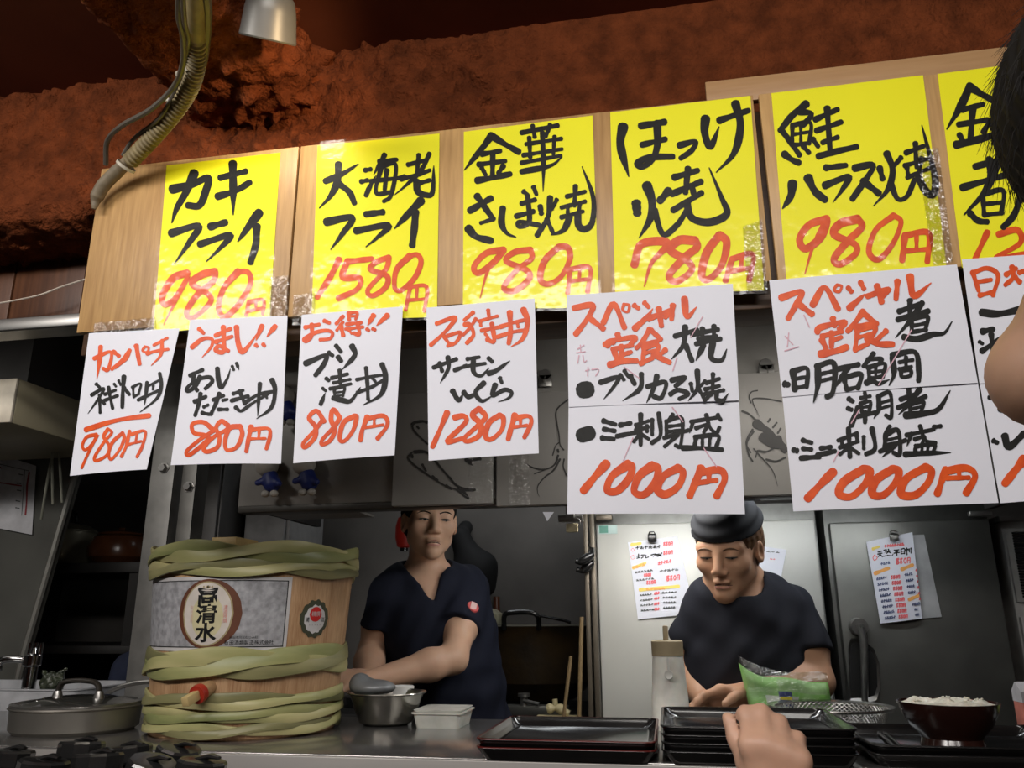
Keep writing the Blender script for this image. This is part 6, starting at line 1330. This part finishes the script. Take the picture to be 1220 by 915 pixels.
        for z0, z1, h in ((-0.0656, -0.0590, 'upper_lip'), (-0.0664, -0.0770, 'lower_lip')):
            V = []; Fs = []
            for i in range(13):
                x = -0.022+0.044*i/12; e = math.cos(math.pi*(i-6)/13)
                for k in range(4): z = z0-0.0055*(x/0.023)**2+(z1-z0)*e*k/3; V.append(L(x, surf(x, z)+0.0003, z))
            for i in range(12):
                for k in range(3): Fs.append((i*4+k, i*4+k+1, i*4+5+k, i*4+4+k))
            mesh(h, V, Fs, mat('lip_skin', (0.40, 0.17, 0.13), 0.5), t, smooth=True)
    if hair:
        hm, kind = hair[0], hair[1]; s_ = Sdf(); s = hscale
        s_.ell(L(0, -0.016, 0.046), A3((0.083, 0.103, 0.092))*s, R, 0.02); s_.ell(L(0, -0.045, -0.005), A3((0.075, 0.066, 0.075))*s, R, 0.03)
        s_.ell(L(0, 0.110, -0.010), A3((0.090, 0.085, 0.070))*s, R, 0.012, '-')
        s_.plane(L(0, 0, -0.055 if kind == 'short' else -0.075), -R[:, 2])
        for q in (-1, 1): s_.ell(L(q*0.086, 0.004, -0.012), A3((0.020, 0.026, 0.034))*s, R, 0.006, '-')
        s_.fn(lambda P: 0.0022*np.sin((P@R[:, 0])*420+3*np.sin((P@R[:, 2])*90))*np.sin((P@R[:, 2])*130+(P@R[:, 1])*160), 0, 'n')
        s_.mesh('hair', hd-0.16, hd+0.17, 0.0035, hm, t)
    if cap:
        s_ = Sdf(); s = hscale
        s_.ell(L(0, -0.018, 0.052), A3((0.090, 0.112, 0.090))*s, R, 0.02)
        s_.cap(L(-0.02, -0.115, 0.045), L(0.03, -0.125, 0.0), 0.030*s, 0.024*s, 0.03); s_.cap(L(0.03, -0.12, 0.005), L(0.035, -0.13, -0.055), 0.020*s, 0.024*s, 0.02)
        pn = nrm(-R[:, 2]-0.20*R[:, 1]); base = Sdf()
        kn = [f for f in s_.p]
        e0 = s_.p[0][0]; pl = L(0, 0.085, 0.036)
        s_.p[0] = ((lambda P: np.maximum(e0(P), (P-pl)@pn)), 0.02, '+')
        s_.fn(lambda P: 0.0025*np.sin((P-hd)@nrm(R[:, 2]*1.0+R[:, 1]*0.35)*210+4*((P-hd)@R[:, 0])), 0, 'n')
        s_.mesh('cap', hd-0.19, hd+0.19, 0.0035, cap, t)
    if shirt:
        s_ = Sdf(); torso(s_, 0.010, 0.05)
        s_.cap((neck+sm)/2, sm, 0.082, 0.085, 0.05)
        for i in (0, 1):
            d_ = el[i]-sh[i]; e_ = sh[i]+d_*sleeve
            arm = Sdf(); arm.cap(sh[i]+(sm-sh[i])*0.15, sh[i]+d_*0.95, 0.066, 0.060, 0.02); arm.plane(e_, d_, 0.004)
            s_.fn(arm.eval, 0.016, '+')
        hem = tl(0, 0, -0.10); s_.plane(hem, -spine, 0.006)
        s_.cap(neck+bf*0.014-spine*0.030, L(0, 0, -0.05), collar, collar+0.012, 0.008, '-')
        if vneck:
            def vcut(P):
                q = P-neck; tt = -(q@spine); xx = np.abs(q@side); yy = q@bf
                return np.maximum((xx-0.060*(1-(tt+0.05)/vneck))*0.85, 0.02-yy)
            s_.fn(vcut, 0.006, '-')
        s_.fn(lambda P: 0.0042*np.sin((P@nrm(side+0.5*spine))*46+2.2*np.sin((P@spine)*17))*np.sin((P@nrm(spine-0.6*side))*27+(P@bf)*15)+0.0022*np.sin((P@nrm(side*1.3-spine))*95+3*np.sin((P@bf)*30)), 0, 'n')
        o_ = s_.mesh('shirt', lo, hi, 0.006, shirt, t)
        if apron:
            a_ = Sdf(); torso(a_, 0.021, 0.05); a_.plane(tl(0, 0.03, 0), -bf, 0.004)
            top = tl(0.0, 0, H-0.125); a_.plane(top, nrm(spine+0.62*side), 0.004); a_.plane(top, nrm(spine-0.55*side), 0.004)
            a_.plane(tl(0, 0, -0.10), -spine, 0.004)
            a_.mesh('apron', lo, hi, 0.006, apron, t)
    if trousers:
        s_ = Sdf()
        for i in (0, 1): s_.cap(hips[i], kn_[i], 0.100, 0.075, 0.04); s_.cap(kn_[i], an[i]+A3((0, 0, 0.03)), 0.072, 0.060, 0.03)
        s_.ell(pv, A3((waist[0]+0.018, waist[1]+0.014, 0.12)), T, 0.04)
        s_.mesh('trousers', (lo[0], lo[1], 0.03), (hi[0], hi[1], pv[2]+0.2), 0.012, mat('dark_trousers', (0.012, 0.012, 0.015), 0.8), t)
        for i in (0, 1):
            f_ = Sdf(); fd = bf*0.19; fd[2] = 0; b_ = A3((an[i][0], an[i][1], 0.045)); f_.cap(b_-fd*0.2, b_+fd, 0.045, 0.040, 0.02); f_.plane((0, 0, 0.002), (0, 0, -1))
            f_.mesh('shoe', b_-0.28, b_+0.28, 0.010, m_black, t)
    return t, sd, L

skin1 = mat('skin_fair', (0.56, 0.345, 0.235), 0.5, var=0.04, scale=25, sss=0.12, spec=0.35)
skin2 = mat('skin_tan', (0.50, 0.28, 0.175), 0.5, var=0.04, scale=25, sss=0.12, spec=0.35)
skin3 = mat('skin_customer', (0.42, 0.25, 0.165), 0.55, var=0.06, scale=30, sss=0.12, spec=0.3)
hair_black = mat('black_hair', (0.009, 0.008, 0.007), 0.75, spec=0.15, scale=200, stretch=(1, 1, 0.1)); hair_brown = mat('brown_hair', (0.13, 0.062, 0.025), 0.5, scale=160, stretch=(1, 1, 0.1))
navy = mat('navy_cotton', (0.009, 0.011, 0.022), 0.85, var=0.05, scale=40, spec=0.2); charcoal = mat('charcoal_cotton', (0.017, 0.018, 0.025), 0.85, var=0.04, scale=40, spec=0.2)

# the man behind the cask
t, sd1, L1 = person('man in a navy v-neck T-shirt reaching behind the sake cask', atk(512, 621, 2.38), (0.44, -0.90, -0.05), (0.02, 0, 1), atk(507, 690, 2.44), [atk(462, 703, 2.38), atk(562, 700, 2.43)],
 [atk(441, 782, 2.34), atk(540, 785, 2.20)], [atk(437, 808, 2.12), atk(436, 812, 2.06)],
 [((-0.75, -0.5, -0.1), (0.2, -0.2, -1), (0.3, -1, 0), dict(curls=(0.5, 0.5, 0.55, 0.6), s=0.95)), ((-1, -0.12, 0.12), (-0.1, 0.45, -0.9), (0, 0.9, 0.45), dict(curls=(0.45, 0.5, 0.55, 0.6), s=0.98))],
 at(553, 905, 2.50), hscale=0.97, lids=0.8, skin=skin1, shirt=navy, vneck=0.100, hair=(hair_black, 'short'), sleeve=0.60, waist=(0.165, 0.115))
# round patch on his sleeve
s0, e0 = Vector(atk(562, 700, 2.43)), Vector(atk(540, 785, 2.20)); p = atk(563.5, 723, 2.30); ax = (Vector(CAM)-p).normalized()
bpy.context.view_layer.update()
dg = bpy.context.evaluated_depsgraph_get()
d_ = (p-Vector(CAM)).normalized(); sh_ob = [o for o in t.children if o.name.startswith('shirt')][0]
ok, loc_, nor_, _i = sh_ob.ray_cast(sh_ob.matrix_world.inverted() @ Vector(CAM), d_)
if ok:
    loc_ = sh_ob.matrix_world @ loc_
    MB().lathe([(0, 0.0035), (0.0165, 0.0035), (0.018, 0.001), (0.018, -0.004)], loc_, 28, axis=(nor_+Vector((0, 0, 0.15)))).build('sleeve_patch', mat('patch_red', (0.62, 0.10, 0.10), 0.6), t)
    MB().box(loc_+nor_*0.0040, (0.018, 0.0016, 0.026), rot=Vector((0, -1, 0)).rotation_difference(nor_).to_matrix() @ Matrix.Rotation(0.3, 3, 'Y'), bevel=0.0006).build('patch_emblem', mat('patch_pale_pink', (0.75, 0.52, 0.50), 0.6), t)
# the man in the cap
t, sd2, L2 = person('man in a dark cap and charcoal T-shirt looking down at the counter', at(868, 654, 2.15), (-0.37, -0.86, -0.31), (-0.08, -0.30, 1), at(890, 706, 2.235), [at(837, 718, 2.20), at(951, 731, 2.25)],
 [at(814, 792, 2.28), at(974, 812, 2.20)], [at(838, 834, 2.17), at(895, 824, 2.12)],
 [((0.6, -0.6, -0.05), (0.1, -0.2, -1), (1, 0.2, 0.0), dict(curls=(0.5, 0.5, 0.55, 0.6), s=0.95)), ((-1, -0.25, 0.0), (0.05, -0.25, -1), (-0.2, -1, 0.2), dict(curls=(0.32, 0.36, 0.42, 0.5), s=1.0, spread=0.12))],
 at(892, 905, 2.33), hscale=0.99, lids=0.65, waist=(0.145, 0.108), skin=skin2, shirt=charcoal, hair=(hair_brown, 'long'), cap=mat('black_cap_cloth', (0.008, 0.009, 0.013), 0.9), apron=mat('black_apron', (0.010, 0.010, 0.012), 0.7), sleeve=0.60, collar=0.058)
# customer at the right edge: head and raised elbow
el_ = atk(1248, 446, 0.62)
t, sd3, L3 = person('customer with dark hair and a raised bare elbow at the right edge', (0.375, 0.52, 1.655), (-0.75, 0.62, 0.0), (-0.1, 0, 1), (0.46, 0.50, 1.47), [(0.52, 0.62, 1.40), (0.56, 0.28, 1.40)],
 [el_, (0.62, 0.25, 1.12)], [(0.44, 0.64, 1.72), (0.50, 0.42, 0.98)],
 [((-0.2, -0.5, 0.6), (-0.5, -0.8, 0), (0, 0, 1), dict(curls=(0.3, 0.3, 0.3, 0.3))), ((-0.6, 0.8, 0), (0, 0, -1), (-0.8, -0.6, 0))],
 (0.66, 0.45, 0.93), vox=0.008, detail=False, skin=skin3, shirt=mat('customer_black_shirt', (0.015, 0.015, 0.017), 0.85), sleeve=0.58)
s_ = Sdf(); hd = np.array((0.375, 0.52, 1.655)); hc = A3(atk(1448, 92, 0.54))
s_.ell(hc, (0.128, 0.135, 0.115), None, 0.03); s_.ell(hc+A3((0.02, 0, -0.06)), (0.10, 0.12, 0.10), None, 0.04); s_.ell(hd+A3((0.02, -0.02, -0.02)), (0.10, 0.11, 0.12), None, 0.04)
s_.fn(lambda P: 0.0016*np.sin(np.arctan2(P[:, 1]-hc[1], P[:, 0]-hc[0])*46+5*np.sin((P[:, 2]-hc[2])*22))*np.clip(1.2-np.abs(P[:, 2]-hc[2]-0.02)*6, 0, 1)+0.0008*np.sin(np.arctan2(P[:, 1]-hc[1], P[:, 0]-hc[0])*97+3*np.sin(P[:, 2]*41)), 0, 'n')
s_.mesh('hair', hc-0.22, hc+0.22, 0.004, hair_black, t)
g = MB(); r_ = random.Random(11)
for k in range(2600):
    a = r_.uniform(0, 6.283); e = r_.uniform(-0.9, 0.95); dv = Vector((math.cos(a)*math.sqrt(1-e*e), math.sin(a)*math.sqrt(1-e*e), e))
    if dv.x > 0.3: continue
    p0 = Vector(hc)+Vector((dv.x*0.124, dv.y*0.131, dv.z*0.111)); tn = Vector((r_.uniform(-1, 1), r_.uniform(-1, 1), r_.uniform(-1.4, 0.2)))
    tn = (Vector((0, 0, -1))-dv*(-dv.z)).normalized()+tn*0.5; p1 = p0+dv*0.005+tn*0.006; p2 = p0+dv*0.007+tn*0.020
    g.tube([p0, p1, p2], [0.0004, 0.0003, 0.0001], 3, caps=False)
g.build('hair_strands', hair_black, t)
# the customer whose hand shows at the bottom
wr_ = atk(930, 975, 0.84)
person('person at the near counter side with one hand raised into view', (0.0, -0.19, 1.40), (0, 1, 0.25), (0, -0.25, 1), (0.0, -0.16, 1.235), [(-0.18, -0.12, 1.13), (0.20, 0.22, 1.13)],
 [(-0.25, -0.05, 0.88), (0.20, 0.52, 1.03)], [(-0.12, -0.06, 1.12), wr_],
 [((0.5, 0.0, 0.8), (0.3, 0.9, 0), (0.8, -0.1, -0.5), dict(curls=(0.7, 0.7, 0.7, 0.7), s=0.95)), (A3(UP)*1.0+A3(FW)*0.12-A3(RI)*0.05, A3(FW)*1.0+A3(RI)*0.25, -A3(RI)-0.25*A3(FW), dict(curls=(0.95, 1.0, 1.1, 1.25), s=0.86, tout=0.30, tcurl=0.10, spread=0.03))],
 (0.02, -0.42, 0.66), seat=([(-0.10, 0.0, 0.60), (0.14, 0.02, 0.60)], [(-0.10, -0.02, 0.07), (0.14, 0.0, 0.07)]), vox=0.005, detail=False, skin=mat('skin_near_hand', (0.60, 0.36, 0.25), 0.5, var=0.06, scale=30, sss=0.12), shirt=mat('grey_shirt', (0.12, 0.12, 0.13), 0.85), hair=(hair_black, 'short'))
